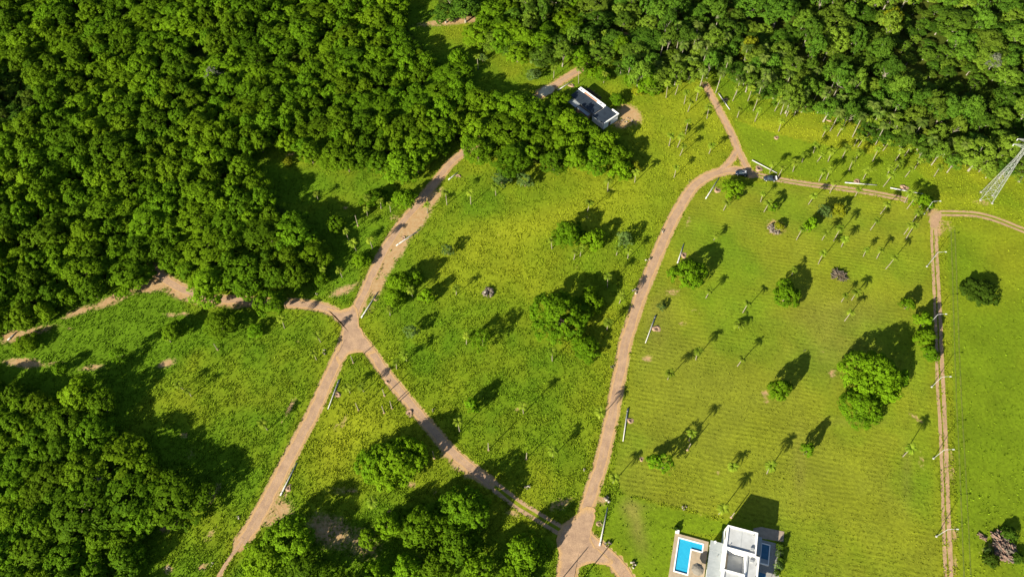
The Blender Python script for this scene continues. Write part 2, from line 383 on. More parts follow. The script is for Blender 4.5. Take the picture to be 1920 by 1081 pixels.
def zone_of(X, Y, U, V):
    """colour of the sward and how bare the soil is, from where the place lies"""
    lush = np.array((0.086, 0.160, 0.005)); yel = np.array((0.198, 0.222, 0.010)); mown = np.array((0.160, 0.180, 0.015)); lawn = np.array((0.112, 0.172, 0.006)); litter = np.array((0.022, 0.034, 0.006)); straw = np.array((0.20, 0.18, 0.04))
    n1 = fbm(X, Y, 26, 1); n2 = fbm(X, Y, 7, 9); n3 = fbm(X, Y, 60, 17)
    w_yel = np.clip(0.22 + (n1 - 0.5) * 1.6 + (U - 750) / 2100 + (n2 - 0.5) * 0.6, 0, 0.95)
    c = lush[None] * (1 - w_yel[..., None]) + yel[None] * w_yel[..., None]
    def blend(c, target, w): return c * (1 - w[..., None]) + target * w[..., None]
    def spot(px, py, rx, ry, rot=0.0):
        du, dv = U - px, V - py
        cr, sr = math.cos(R(rot)), math.sin(R(rot))
        return np.exp(-(((du * cr + dv * sr) / rx) ** 2 + ((-du * sr + dv * cr) / ry) ** 2))
    # sunburnt yellow sweeps
    for s in ((1010, 420, 170, 40, -18, .9), (1150, 390, 110, 60, -20, .65), (950, 520, 160, 60, 0, .35), (1480, 245, 150, 16, 8, .9), (1350, 225, 30, 20, 20, .6), (620, 830, 60, 90, 20, .6), (690, 800, 70, 40, 0, .55), (640, 800, 40, 120, 25, .5), (1250, 250, 70, 60, 0, .3), (550, 300, 60, 16, 10, .5), (1860, 390, 100, 12, 12, .6), (400, 990, 60, 50, 0, .45)):
        c = blend(c, yel * 1.12, np.clip(spot(*s[:5]) * s[5], 0, 1))
    mw = inside([(1190, 600), (1225, 515), (1300, 372), (1350, 352), (1455, 348), (1690, 382), (1742, 405), (1752, 620), (1768, 1160), (1400, 1160), (1478, 1000), (1165, 925), (1152, 880), (1178, 700)], U, V).astype(float)
    c = blend(c, mown, mw * np.clip(0.75 + (n1 - .5), 0, 1))
    c = blend(c, yel, mw * np.clip((n3 - .5) * 1.8 + (n2 - .5) * .7, 0, .7))
    c = blend(c, lush * 1.25, mw * np.clip((0.5 - n1) * 1.6, 0, .6))
    lw = inside([(1778, 425), (1840, 412), (1960, 450), (2100, 1160), (1800, 1160)], U, V).astype(float)
    c = blend(c, lawn, lw * .85)
    c = blend(c, yel * .95, lw * np.clip(spot(1900, 450, 70, 90) * .8 + spot(1830, 420, 60, 20) * .5 + (n1 - .52) * 1.2, 0, .85))
    ne = inside([(1372, 222), (1420, 240), (1520, 268), (1640, 290), (1720, 320), (1750, 350), (1700, 368), (1560, 345), (1430, 322), (1400, 300)], U, V).astype(float)
    c = blend(c, lawn * 1.12, ne * .8)
    hl = inside([(1158, 926), (1300, 962), (1372, 985), (1360, 1000), (1262, 1000), (1245, 1160), (1150, 1160), (1120, 1060), (1140, 980)], U, V).astype(float)
    c = blend(c, lawn * 1.05, hl * .9)
    c = blend(c, straw, np.clip(hl * (spot(1195, 990, 14, 42, -12) + .5 * spot(1180, 950, 16, 20)) * (n2 + .35), 0, .8))
    for s in ((1195, 950, 30, 6), (1600, 790, 60, 10), (1700, 890, 10, 60), (1500, 870, 14, 60), (1580, 590, 90, 30), (1230, 600, 30, 60), (1560, 650, 60, 60)):
        c = blend(c, straw * .8, np.clip(spot(*s) * .4 * (n2 + .4), 0, 1))
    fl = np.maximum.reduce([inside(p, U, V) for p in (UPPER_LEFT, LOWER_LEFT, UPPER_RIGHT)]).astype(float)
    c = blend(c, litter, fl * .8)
    # bare soil
    d = np.zeros_like(X)
    for (L, w, st) in lines:
        dl = dist_line([(p.x, p.y) for p in L[::3]] + [(L[-1].x, L[-1].y)], X, Y)
        d = np.maximum(d, st * (1 - sstep(w / 2 - 0.2, w / 2 + (1.7 if w > 1.5 else .6), dl)))
        c = blend(c, yel * .85, 0.35 * (1 - sstep(w / 2 + 1, w / 2 + 4, dl)))
    S = [(776, 420, 46, 14, -50, 1.0), (746, 462, 36, 14, -58, 1.0), (726, 496, 30, 12, -60, .95), (708, 536, 30, 11, -60, .9), (812, 374, 30, 10, -50, .8), (690, 578, 16, 16, 0, .55), (740, 408, 14, 7, 0, .6), (642, 545, 30, 9, -20, .75), (665, 533, 18, 6, -20, .6),
         (340, 552, 40, 10, 20, .9), (290, 535, 40, 12, -10, .9), (215, 560, 50, 9, -24, .85), (150, 583, 40, 7, -20, .8), (60, 622, 60, 9, -14, .7), (20, 630, 34, 12, -10, .9), (400, 566, 40, 9, 0, .85), (440, 572, 30, 8, 0, .7), (320, 590, 16, 5, 0, .7), (345, 588, 12, 5, 0, .7),
         (45, 680, 44, 9, 4, .85), (105, 682, 20, 6, 0, .7), (172, 688, 26, 6, -8, .8), (312, 681, 20, 7, -20, .85), (130, 616, 8, 4, 0, .7),
         (318, 985, 24, 9, -35, .8), (345, 985, 10, 8, -40, .6), (400, 925, 10, 26, 30, .7), (395, 1000, 8, 22, 35, .6), (345, 815, 10, 6, 0, .7), (360, 850, 14, 14, 0, .5), (315, 1066, 12, 9, 0, .75), (380, 1062, 16, 8, -20, .7),
         (545, 762, 5, 20, 28, .8), (530, 790, 4, 14, 30, .5), (525, 955, 30, 26, 0, .75), (510, 975, 22, 14, 0, .75), (535, 925, 10, 12, 0, .6), (645, 790, 6, 18, 25, .65), (630, 800, 6, 14, 25, .55), (560, 640, 8, 5, 0, .5),
         (620, 995, 60, 34, 20, .72), (680, 1020, 50, 40, 10, .6), (640, 920, 40, 10, 0, .55), (660, 918, 16, 7, 0, .6), (772, 908, 11, 6, 0, .8), (730, 958, 6, 5, 0, .7), (745, 880, 6, 5, 0, .4), (790, 1040, 20, 6, 0, .5), (815, 920, 8, 8, 0, .6), (855, 868, 22, 12, 40, .8), (835, 852, 12, 8, 0, .75), (875, 890, 14, 9, 30, .6), (962, 960, 18, 8, 20, .7),
         (1050, 945, 34, 12, -20, .62), (1095, 935, 10, 10, 0, .5), (1130, 938, 9, 8, 0, .8), (1124, 980, 6, 7, 0, .7), (1150, 1045, 24, 12, 30, .72), (1180, 1062, 20, 20, 0, .5),
         (1225, 515, 20, 10, 0, .45), (1262, 548, 20, 12, 0, .55), (1290, 415, 8, 16, 15, .5), (1214, 672, 12, 8, 0, .7), (1280, 606, 10, 6, 0, .6), (1300, 582, 26, 8, 10, .4), (1434, 737, 8, 8, 0, .7), (1438, 750, 9, 6, 0, .6), (1560, 700, 10, 10, 0, .65), (1718, 783, 20, 4, 38, .7), (1728, 865, 10, 22, 0, .5), (1700, 870, 8, 20, 0, .3), (1785, 880, 9, 50, -4, .55), (1790, 1000, 9, 18, 0, .65), (1790, 1060, 8, 26, 0, .6), (1345, 886, 7, 4, 0, .7), (1320, 974, 18, 5, 4, .75), (1310, 968, 10, 4, 0, .7),
         (1760, 425, 12, 22, 0, .75), (1775, 425, 18, 14, 0, .55), (1750, 400, 14, 10, 0, .8), (1735, 268, 16, 5, 0, .7), (1735, 300, 8, 20, 0, .4), (1640, 318, 16, 8, 0, .35), (1830, 378, 12, 4, 10, .6), (1845, 380, 16, 7, 10, .6),
         (1040, 160, 30, 9, -35, .85), (1015, 172, 22, 8, -35, .85), (1180, 215, 26, 16, 30, .95), (1165, 232, 20, 10, 0, .8), (1115, 176, 22, 10, 40, .5), (850, 40, 70, 7, -6, .85), (900, 32, 24, 5, 0, .7), (1150, 88, 14, 6, -30, .6), (545, 290, 14, 6, -10, .6), (648, 390, 6, 4, 0, .7), (1455, 425, 20, 13, 20, .75), (1450, 435, 16, 7, 20, .6), (940, 438, 30, 6, -15, .4), (1100, 408, 16, 8, 0, .45), (1080, 500, 8, 6, 0, .5), (905, 738, 26, 16, 0, .35), (970, 768, 10, 5, 0, .6), (1572, 520, 24, 16, 0, .4), (1835, 560, 24, 12, 10, .4), (1870, 1030, 44, 34, 0, .5), (1540, 660, 10, 5, 0, .5), (860, 385, 10, 8, 0, .3), (1140, 355, 14, 5, 0, .5), (1040, 325, 40, 5, 0, .4)]
    for s in S:
        d = np.maximum(d, spot(s[0], s[1], s[2] * 1.25, s[3] * 1.35, s[4]) * s[5])
    d = np.clip(d, 0, 1) * (1 - 0.75 * hl * (d < .7))
    rough = np.clip(1 - mw * .72 - lw * .9 - ne * .8 - hl * .95, 0.05, 1) * (1 - .9 * fl)
    return c, d, mw, rough

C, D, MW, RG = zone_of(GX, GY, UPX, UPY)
ny, nx = GX.shape
idx = np.arange(nx * ny).reshape(ny, nx)
FQ = np.stack([idx[:-1, :-1], idx[:-1, 1:], idx[1:, 1:], idx[1:, :-1]], -1).reshape(-1, 4)

def ground_mat():
    m, nt, b = new_mat('ground')
    L = nt.links.new
    tc = N(nt, 'ShaderNodeTexCoord')
    ca = N(nt, 'ShaderNodeAttribute', attribute_name='col')
    da = N(nt, 'ShaderNodeAttribute', attribute_name='dirt')
    ma = N(nt, 'ShaderNodeAttribute', attribute_name='mow')
    def noise(scale, det=4, rough=0.6):
        n = N(nt, 'ShaderNodeTexNoise'); n.inputs['Scale'].default_value = scale; n.inputs['Detail'].default_value = det
        n.inputs['Roughness'].default_value = rough
        L(tc.outputs['Object'], n.inputs['Vector']); return n.outputs['Fac']
    def math_(op, a, bb=None, c=None):
        n = N(nt, 'ShaderNodeMath', operation=op)
        for i, v in enumerate((a, bb, c)):
            if v is None: continue
            if isinstance(v, (int, float)): n.inputs[i].default_value = v
            else: L(v, n.inputs[i])
        return n.outputs[0]
    def rng_(v, a, bb, c, d):
        n = N(nt, 'ShaderNodeMapRange'); L(v, n.inputs[0])
        for i, x in enumerate((a, bb, c, d)): n.inputs[i + 1].default_value = x
        return n.outputs[0]
    n_big = noise(0.09, 3); n_mid = noise(0.9, 5, 0.7); n_fine = noise(4.0, 4, 0.7)
    # mowing rows: ridges across the mown field
    sep = N(nt, 'ShaderNodeSeparateXYZ'); L(tc.outputs['Object'], sep.inputs[0])
    ang = R(-11.5)
    coord = math_('ADD', math_('MULTIPLY', sep.outputs[0], -math.sin(ang)), math_('MULTIPLY', sep.outputs[1], math.cos(ang)))
    wob = math_('MULTIPLY', noise(0.05, 1), 2.2)
    row = math_('SINE', math_('MULTIPLY', math_('ADD', coord, wob), 2 * math.pi / 1.45))
    row = math_('MULTIPLY', row, rng_(noise(0.06, 4, 0.7), 0.38, 0.62, 0.0, 1.0))
    row = math_('MULTIPLY', row, ma.outputs['Fac'])
    v = math_('ADD', rng_(n_mid, 0.3, 0.72, 0.72, 1.28), math_('MULTIPLY', row, 0.05))
    v = math_('MULTIPLY', v, rng_(n_fine, 0.3, 0.7, 0.8, 1.2))
    v = math_('MULTIPLY', v, rng_(n_big, 0.35, 0.65, 0.88, 1.12))
    gm = N(nt, 'ShaderNodeVectorMath', operation='SCALE')
    L(ca.outputs['Color'], gm.inputs[0]); L(v, gm.inputs['Scale'])
    # straw flecks
    fleck = N(nt, 'ShaderNodeMix', data_type='RGBA')
    L(rng_(noise(1.7, 5, 0.75), 0.56, 0.78, 0.0, 0.35), fleck.inputs[0])
    L(gm.outputs[0], fleck.inputs[6]); fleck.inputs[7].default_value = (0.19, 0.19, 0.03, 1)
    # soil
    soil = N(nt, 'ShaderNodeMix', data_type='RGBA')
    soil.inputs[6].default_value = (0.36, 0.20, 0.09, 1); soil.inputs[7].default_value = (0.44, 0.31, 0.17, 1)
    L(rng_(noise(0.7, 5, 0.7), 0.3, 0.7, 0, 1), soil.inputs[0])
    sv = N(nt, 'ShaderNodeVectorMath', operation='SCALE'); L(soil.outputs[2], sv.inputs[0]); L(rng_(n_fine, 0.3, 0.7, 0.75, 1.15), sv.inputs['Scale'])
    dm = math_('ADD', da.outputs['Fac'], math_('MULTIPLY', math_('SUBTRACT', n_mid, 0.5), 1.1))
    dmask = rng_(dm, 0.42, 0.68, 0, 0.95)
    fin = N(nt, 'ShaderNodeMix', data_type='RGBA')
    L(dmask, fin.inputs[0]); L(fleck.outputs[2], fin.inputs[6]); L(sv.outputs[0], fin.inputs[7])
    L(fin.outputs[2], b.inputs['Base Color'])
    b.inputs['Roughness'].default_value = 0.95
    b.inputs['Specular IOR Level'].default_value = 0.08
    hgt = math_('ADD', math_('MULTIPLY', n_mid, 1.0), math_('MULTIPLY', n_fine, 0.45))
    hgt = math_('ADD', hgt, math_('MULTIPLY', row, 0.12))
    hgt = math_('MULTIPLY', hgt, rng_(dmask, 0, 1, 1, 0.35))
    bp = N(nt, 'ShaderNodeBump'); bp.inputs['Strength'].default_value = 0.75; bp.inputs['Distance'].default_value = 0.22
    L(hgt, bp.inputs['Height']); L(bp.outputs[0], b.inputs['Normal'])
    return m

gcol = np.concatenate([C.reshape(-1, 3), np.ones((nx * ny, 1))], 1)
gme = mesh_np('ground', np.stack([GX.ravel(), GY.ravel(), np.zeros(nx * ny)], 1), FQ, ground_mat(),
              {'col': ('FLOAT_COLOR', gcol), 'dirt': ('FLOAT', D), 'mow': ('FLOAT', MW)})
tag(link('ground', gme), 'grassy ground with bare soil patches', kind='structure')

# --- roads
def road_mat(name, c1, c2, c3):
    m, nt, b = new_mat(name)
    L = nt.links.new
    tc = N(nt, 'ShaderNodeTexCoord')
    def noise(s, d=4):
        n = N(nt, 'ShaderNodeTexNoise'); n.inputs['Scale'].default_value = s; n.inputs['Detail'].default_value = d; n.inputs['Roughness'].default_value = 0.65
        L(tc.outputs['Object'], n.inputs['Vector']); return n.outputs['Fac']
    ea = N(nt, 'ShaderNodeAttribute', attribute_name='edge')
    def mixc(fac, a, bb, lo=0.35, hi=0.65):
        mr = N(nt, 'ShaderNodeMapRange'); L(fac, mr.inputs[0]); mr.inputs[1].default_value = lo; mr.inputs[2].default_value = hi
        mx = N(nt, 'ShaderNodeMix', data_type='RGBA'); L(mr.outputs[0], mx.inputs[0])
        for i, v in ((6, a), (7, bb)):
            if isinstance(v, tuple): mx.inputs[i].default_value = (*v, 1)
            else: L(v, mx.inputs[i])
        return mx.outputs[2]
    c = mixc(noise(0.35), c1, c2)
    ad = N(nt, 'ShaderNodeMath', operation='ADD'); L(ea.outputs['Fac'], ad.inputs[0])
    sb = N(nt, 'ShaderNodeMath', operation='MULTIPLY_ADD'); L(noise(0.8), sb.inputs[0]); sb.inputs[1].default_value = 0.9; sb.inputs[2].default_value = -0.45
    L(sb.outputs[0], ad.inputs[1])
    c = mixc(ad.outputs[0], c, c3, 0.4, 0.85)
    f = noise(3.2, 5)
    mr = N(nt, 'ShaderNodeMapRange'); L(f, mr.inputs[0]); mr.inputs[1].default_value = .3; mr.inputs[2].default_value = .7; mr.inputs[3].default_value = .78; mr.inputs[4].default_value = 1.2
    sc = N(nt, 'ShaderNodeVectorMath', operation='SCALE'); L(c, sc.inputs[0]); L(mr.outputs[0], sc.inputs['Scale'])
    L(sc.outputs[0], b.inputs['Base Color'])
    b.inputs['Roughness'].default_value = 0.92; b.inputs['Specular IOR Level'].default_value = 0.15
    bp = N(nt, 'ShaderNodeBump'); bp.inputs['Strength'].default_value = 0.4; bp.inputs['Distance'].default_value = 0.06
    L(f, bp.inputs['Height']); L(bp.outputs[0], b.inputs['Normal'])
    return m
M['road'] = road_mat('pink dirt road', (0.40, 0.265, 0.165), (0.29, 0.19, 0.125), (0.44, 0.275, 0.125))
M['rut'] = road_mat('wheel rut soil', (0.40, 0.26, 0.155), (0.31, 0.20, 0.12), (0.34, 0.25, 0.11))

M['gravel'] = road_mat('pale gravel', (0.58, 0.52, 0.36), (0.48, 0.42, 0.28), (0.44, 0.33, 0.18))
zlev = [0.012]
def ribbon(line, width, z, seed, off=0.0, V=None, Fc=None, E=None, jit=0.5):
    V = [] if V is None else V; Fc = [] if Fc is None else Fc; E = [] if E is None else E
    n = len(line); base = len(V)
    s = np.cumsum([0] + [(line[i + 1] - line[i]).length for i in range(n - 1)])
    jl = (fbm(s, s * 0 + seed * 13.7, 5.0, seed) - .5) * 2 * jit + (fbm(s, s * 0 + 3.1, 1.6, seed + 5) - .5) * jit
    jr = (fbm(s, s * 0 + seed * 7.3, 5.0, seed + 9) - .5) * 2 * jit + (fbm(s, s * 0 + 8.1, 1.6, seed + 15) - .5) * jit
    for i, p in enumerate(line):
        d = (line[min(i + 1, n - 1)] - line[max(i - 1, 0)]).normalized()
        nrm = Vector((-d.y, d.x))
        a, b2 = off - width / 2 + jl[i], off + width / 2 + jr[i]
        for k, t in enumerate((0, .22, .5, .78, 1)):
            q = p + nrm * (a + (b2 - a) * t)
            V.append((q.x, q.y, z)); E.append((1.15, .15, .5, .15, 1.15)[k])
    for i in range(n - 1):
        for k in range(4):
            o = base + i * 5 + k
            Fc.append((o, o + 5, o + 6, o + 1))
    return V, Fc, E

def road(name, L, width, rut, label, seed):
    line = gl(L); z = zlev[0]; zlev[0] += 0.004
    V, Fc, E = [], [], []
    if rut:
        g = width / 2 - rut / 2 + .05
        ribbon(line, rut + .15, z, seed, -g, V, Fc, E, .16); ribbon(line, rut + .15, z, seed + 31, g, V, Fc, E, .16)
    else:
        ribbon(line, width, z, seed, 0, V, Fc, E)
    me = mesh_np(name, V, Fc, M['rut'] if rut else M['road'], {'edge': ('FLOAT', E)})
    return tag(link(name, me), label, kind='structure')
LBL = ['pink dirt road curving up the middle of the fields', 'narrow dirt road running up into the palms', 'short dirt link beside the grass triangle', 'two-rut dirt track running right past the parked cars', 'pink dirt road running down to the lower left', 'dirt road slanting from the crossroads to the lower middle', 'two-rut end of the slanting dirt road', 'dirt road running up into the forest', 'dirt road turning left under the forest edge', 'dirt road leaving the bottom junction downwards', 'dirt road leaving the bottom junction to the right', 'narrow path fading from the end of the lower left road', 'two-rut track bending to the right edge']
for i, (nm, L, w, rut) in enumerate(ROADS):
    road('dirt_road' if not rut else 'dirt_track', L, w, rut, LBL[i], 3 + i * 5)
V, Fc, E = [], [], []
zr = zlev[0]; zlev[0] += .004
ribbon(gl(RIGHT_L), 1.0, zr, 71, 0, V, Fc, E, .16); ribbon(gl(RIGHT_R), 1.3, zr, 77, 0, V, Fc, E, .2)
tag(link('dirt_track', mesh_np('dirt_track', V, Fc, M['rut'], {'edge': ('FLOAT', E)})), 'straight two-rut dirt track along the right-hand lamp posts', kind='structure')

PATCHES = []
def patch(name, poly, label, mat='road', jit=.25):
    """road junction: an irregular polygon sheet"""
    PATCHES.append(poly)
    z = zlev[0]; zlev[0] += .004
    P = [G(*p) for p in poly]; P = smooth_line(P + [P[0]], 1.0)[:-1]
    P = [p + Vector((random.uniform(-jit, jit), random.uniform(-jit, jit))) for p in P]
    c = sum(P, Vector((0, 0))) / len(P)
    V = [(c.x, c.y, z)] + [(c.x + (p.x - c.x) * .75, c.y + (p.y - c.y) * .75, z) for p in P] + [(p.x, p.y, z) for p in P]
    n = len(P); E = [0.1] + [.2] * n + [1.0] * n
    me = bpy.data.meshes.new(name)
    me.from_pydata(V, [], [(0, 1 + i, 1 + (i + 1) % n) for i in range(n)] + [(1 + i, 1 + n + i, 1 + n + (i + 1) % n, 1 + (i + 1) % n) for i in range(n)])
    a = me.attributes.new('edge', 'FLOAT', 'POINT'); a.data.foreach_set('value', np.array(E, np.float32))
    me.materials.append(M[mat]); me.update()
    return tag(link(name, me), label, kind='structure')
patch('road_junction', [(612, 577), (640, 581), (664, 572), (672, 585), (674, 612), (692, 640), (704, 660), (690, 664), (672, 660), (655, 664), (638, 684), (630, 672), (642, 640), (640, 608), (625, 590)], 'pink dirt crossroads where five roads meet')
patch('road_junction', [(1052, 985), (1080, 965), (1094, 950), (1116, 952), (1112, 985), (1110, 1015), (1128, 1036), (1150, 1055), (1128, 1058), (1104, 1056), (1080, 1072), (1072, 1100), (1046, 1100), (1048, 1050), (1044, 1010)], 'wide pink dirt junction at the bottom middle')
patch('road_junction', [(1745, 402), (1756, 397), (1768, 401), (1763, 410), (1759, 426), (1745, 428)], 'bare brown corner where the right-hand tracks meet', 'rut')
patch('gravel_patch', [(1008, 172), (1020, 162), (1036, 160), (1040, 170), (1028, 179), (1012, 181)], 'pale gravel patch on the forest road', 'gravel')
# wheel marks in the right-hand field
for k, (L, lab) in enumerate((([(1783, 430), (1787, 560), (1792, 720), (1800, 900), (1808, 1100)], 'faint wheel mark beside the right-hand track'), ([(1790, 430), (1795, 560), (1801, 720), (1811, 900), (1821, 1100)], 'faint wheel mark farther out in the right-hand field'))):
    V, Fc, E = ribbon(gl(L), .35, zlev[0], 91 + k, 0, jit=.12); zlev[0] += .004
    tag(link('wheel_mark', mesh_np('wheel_mark', V, Fc, pm('worn grass', (0.15, 0.17, 0.02), (0.07, 0.11, 0.008), 0.8, .95, .3), {'edge': ('FLOAT', E)})), lab, kind='structure')

# --- grass: real tufts scattered over the open ground
def on_road(X, Y, extra=0.0):
    pu, pv = PX(X, Y)
    lx, ly = X - 60.71, Y - 63.25
    ca_, sa_ = math.cos(R(-15.4)), math.sin(R(-15.4))
    u, v = lx * ca_ + ly * sa_, -lx * sa_ + ly * ca_
    m = ((u > -13.4) & (u < 16.6) & (v < -3.2)) | ((u > -.2) & (u < 17.1) & (v < 4.6) & (v > -4))
    for q in PATCHES: m |= inside(q, pu, pv)
    for (L, w, st) in lines:
        m |= dist_line([(p.x, p.y) for p in L[::3]] + [(L[-1].x, L[-1].y)], X, Y) < w / 2 + extra
    return m

def tufts(name, X, Y, c, hgt, wid, label, nb=4, lean=.6):
    n = len(X)
    a = rng.random((n, nb)) * 2 * math.pi
    h = (hgt * (0.55 + .9 * rng.random((n, 1)))) * (0.7 + .5 * rng.random((n, nb)))
    w = wid * (0.6 + .8 * rng.random((n, nb)))
    dx, dy = np.cos(a), np.sin(a)
    ln = lean * h * (.4 + rng.random((n, nb)))
    x0 = X[:, None] + dx * w * .3; y0 = Y[:, None] + dy * w * .3
    v0 = np.stack([x0 - dy * w / 2, y0 + dx * w / 2, np.full_like(h, .0)], -1)
    v1 = np.stack([x0 + dy * w / 2, y0 - dx * w / 2, np.full_like(h, .0)], -1)
    v2 = np.stack([x0 + dx * ln, y0 + dy * ln, h], -1)
    V = np.stack([v0, v1, v2], 2).reshape(-1, 3)
    Fc = np.arange(len(V)).reshape(-1, 3)
    cc = np.repeat(np.concatenate([c * (0.72 + .5 * rng.random((n, 1))), np.ones((n, 1))], 1), nb * 3, 0)
    return tag(link(name, mesh_np(name, V, Fc, M['grass'], {'col': ('FLOAT_COLOR', cc)})), label, 'grass', kind='stuff')

mg, nt, b = new_mat('grass blades')
ca = N(nt, 'ShaderNodeAttribute', attribute_name='col')
nt.links.new(ca.outputs['Color'], b.inputs['Base Color']); b.inputs['Roughness'].default_value = .8; b.inputs['Specular IOR Level'].default_value = .12
tr = N(nt, 'ShaderNodeBsdfTranslucent'); nt.links.new(ca.outputs['Color'], tr.inputs['Color'])
ms = N(nt, 'ShaderNodeMixShader'); ms.inputs[0].default_value = .3
nt.links.new(b.outputs[0], ms.inputs[1]); nt.links.new(tr.outputs[0], ms.inputs[2]); nt.links.new(ms.outputs[0], nt.nodes['Material Output'].inputs['Surface'])
M['grass'] = mg

def scatter(n):
    px, py = rng.random(n) * 1990 - 35, rng.random(n) * 1120 - 20
    x = (px - 960) / F; y = -(py - 540.5) / F
    dz = -math.sin(TH) + y * math.cos(TH); t = H / -dz
    return x * t, (math.cos(TH) + y * math.sin(TH)) * t, px, py
X, Y, U, Vv = scatter(360000)
c, d, mw, rg = zone_of(X, Y, U, Vv)
clump = fbm(X, Y, 2.2, 41, 3)
keep = (rng.random(len(X)) < rg * np.clip((clump - .28) * 2.6, 0.12, .95)) & (mw < .5) & (d + (fbm(X, Y, 2, 5) - .5) < .62) & ~on_road(X, Y, -.3)
tufts('meadow_grass', X[keep], Y[keep], c[keep] * 1.45, .28, .32, 'rough tufted grass over the unmown meadows', 4)
print('meadow tufts', keep.sum())
# mown rows
ang = R(-11.5)
X, Y, U, Vv = scatter(260000)
coordv = -X * math.sin(ang) + Y * math.cos(ang) + 0.9 * fbm(X, Y, 45, 77, 2)
snap = np.round(coordv / 1.45) * 1.45 - coordv + rng.normal(0, .16, len(X))
X2, Y2 = X - math.sin(ang) * snap, Y + math.cos(ang) * snap
U2, V2 = PX(X2, Y2)
c, d, mw, rg = zone_of(X2, Y2, U2, V2)
keep = (mw > .5) & (rng.random(len(X)) < np.clip((fbm(X2, Y2, 16, 61, 4) - .38) * 1.6, .06, .32)) & (d < .5) & ~on_road(X2, Y2, -.1)
tufts('mown_grass', X2[keep], Y2[keep], c[keep] * 1.15, .12, .42, 'cut grass lying in rows across the mown field', 3, 1.2)
print('mown tufts', keep.sum())

# ================================================================== VEGETATION MESHES
def unit(v): return v / np.maximum(np.linalg.norm(v, axis=-1, keepdims=True), 1e-6)

def crown_mesh(name, seed, rad, z0, z1, mat, nl=7, rc=.85, nleaf=30, leaf=.55, open_=0.0):
    """leaf clumps over the lobes of a crown; every leaf a small rhombus"""
    g = np.random.default_rng(seed)
    zm = (z0 + z1) / 2; hh = (z1 - z0) / 2
    lobes = [(0, 0, z1 - .5 * rad * min(1, hh / rad * 1.1), .52 * rad)]
    a0 = g.random() * 6.28
    for k in range(nl):
        a = a0 + 2 * math.pi * (k + g.uniform(-.3, .3)) / nl
        q = g.uniform(.42, .66) * rad; r = g.uniform(.32, .48) * rad
        lobes.append((q * math.cos(a), q * math.sin(a), max(z0 + r * .55, zm + g.uniform(-.55, .45) * hh - .1 * rad), r))
    lob = np.array(lobes)
    cs, cn, lo = [], [], []
    for i, (x, y, z, r) in enumerate(lobes):
        n = max(8, int(4 * math.pi * r * r * .72 / (rc * rc * 2.0)))
        d = unit(g.normal(size=(n, 3)))
        d[:, 2] = np.where(d[:, 2] < -.35, -d[:, 2], d[:, 2])
        c = np.array((x, y, z)) + d * (r * g.uniform(.8, 1.08, (n, 1))) * np.array((1, 1, .85))
        ok = np.ones(n, bool)
        for j, (x2, y2, z2, r2) in enumerate(lobes):
            if j != i: ok &= np.linalg.norm((c - np.array((x2, y2, z2))) / np.array((1, 1, .85)), axis=1) > .82 * r2
        ok &= (c[:, 2] > z0 * .7) & (g.random(n) > open_)
        cs.append(c[ok]); cn.append(d[ok]); lo.append(np.full(ok.sum(), i))
    cs, cn, lo = np.concatenate(cs), np.concatenate(cn), np.concatenate(lo)
    nc = len(cs)
    rcl = rc * g.uniform(.65, 1.25, (nc, 1, 1))
    d = unit(g.normal(size=(nc, nleaf, 3)) + cn[:, None, :] * .7)
    p = cs[:, None, :] + d * rcl * g.uniform(.62, 1.0, (nc, nleaf, 1))
    nrm = unit(d * .9 + cn[:, None, :] * .35 + np.array((0, 0, .25)) + g.normal(size=d.shape) * .26)
    t = unit(np.cross(nrm, g.normal(size=d.shape)))
    b2 = np.cross(nrm, t)
    L = leaf * g.uniform(.6, 1.3, (nc, nleaf, 1)); W = L * g.uniform(.55, .8, (nc, nleaf, 1))
    v = np.stack([p - t * L * .5, p + b2 * W * .5 - t * L * .05, p + t * L * .5 - nrm * L * .1, p - b2 * W * .5 - t * L * .05], 2)
    V = v.reshape(-1, 3)
    lt = g.random(len(lobes))
    tint = np.clip(.25 * lt[lo][:, None] + .35 * g.random((nc, 1)) + .4 * g.random((nc, nleaf)), 0, 1)
    return mesh_np(name, V, np.arange(len(V)).reshape(-1, 4), mat, {'tint': ('FLOAT', np.repeat(tint.ravel(), 4))}), lobes

def trunk_mesh(name, seed, h0, lobes, r0, mat):
    g = random.Random(seed)
    m = MB()
    bx, by = g.uniform(-.3, .3), g.uniform(-.3, .3)
    m.tube([(0, 0, -.1), (bx * .3, by * .3, h0 * .3), (bx, by, h0 * .75), (bx * 1.2, by * 1.2, h0 * 1.1)], [r0 * 1.35, r0, r0 * .8, r0 * .62], 8)
    for (x, y, z, r) in lobes[1:]:
        m.tube([(bx, by, h0 * .7), (x * .45, y * .45, (h0 * .8 + z) / 2), (x * .9, y * .9, z)], [r0 * .45, r0 * .3, r0 * .12], 6)
    return m.mesh(name, mat)

KIND = {}
def make_kind(key, n, rad, h, z0, leafmat, bark='bark', **kw):
    KIND[key] = []
    for i in range(n):
        seed = hash((len(key) * 131 + ord(key[0]) * 17 + ord(key[-1]) * 7 + i * 977)) % 100000
        cm, lobes = crown_mesh('crown', seed, rad * random.uniform(.92, 1.08), z0, h * random.uniform(.92, 1.08), M[leafmat], **kw)
        tm = trunk_mesh('trunk', seed, z0 + (h - z0) * .25, lobes, .04 * rad + .05, M[bark])
        KIND[key].append((cm, tm, rad, h))
make_kind('forest', 6, 4.6, 9.5, 1.8, 'leaf_forest', nl=9, rc=.8, nleaf=30, leaf=.5)
make_kind('mixed', 6, 4.6, 11.0, 3.2, 'leaf_mixed', 'pale_bark', nl=7, rc=.88, nleaf=30, leaf=.54, open_=.15)
make_kind('field', 3, 4.0, 6.5, .7, 'leaf_field', nl=8, rc=.75, nleaf=32, leaf=.48)
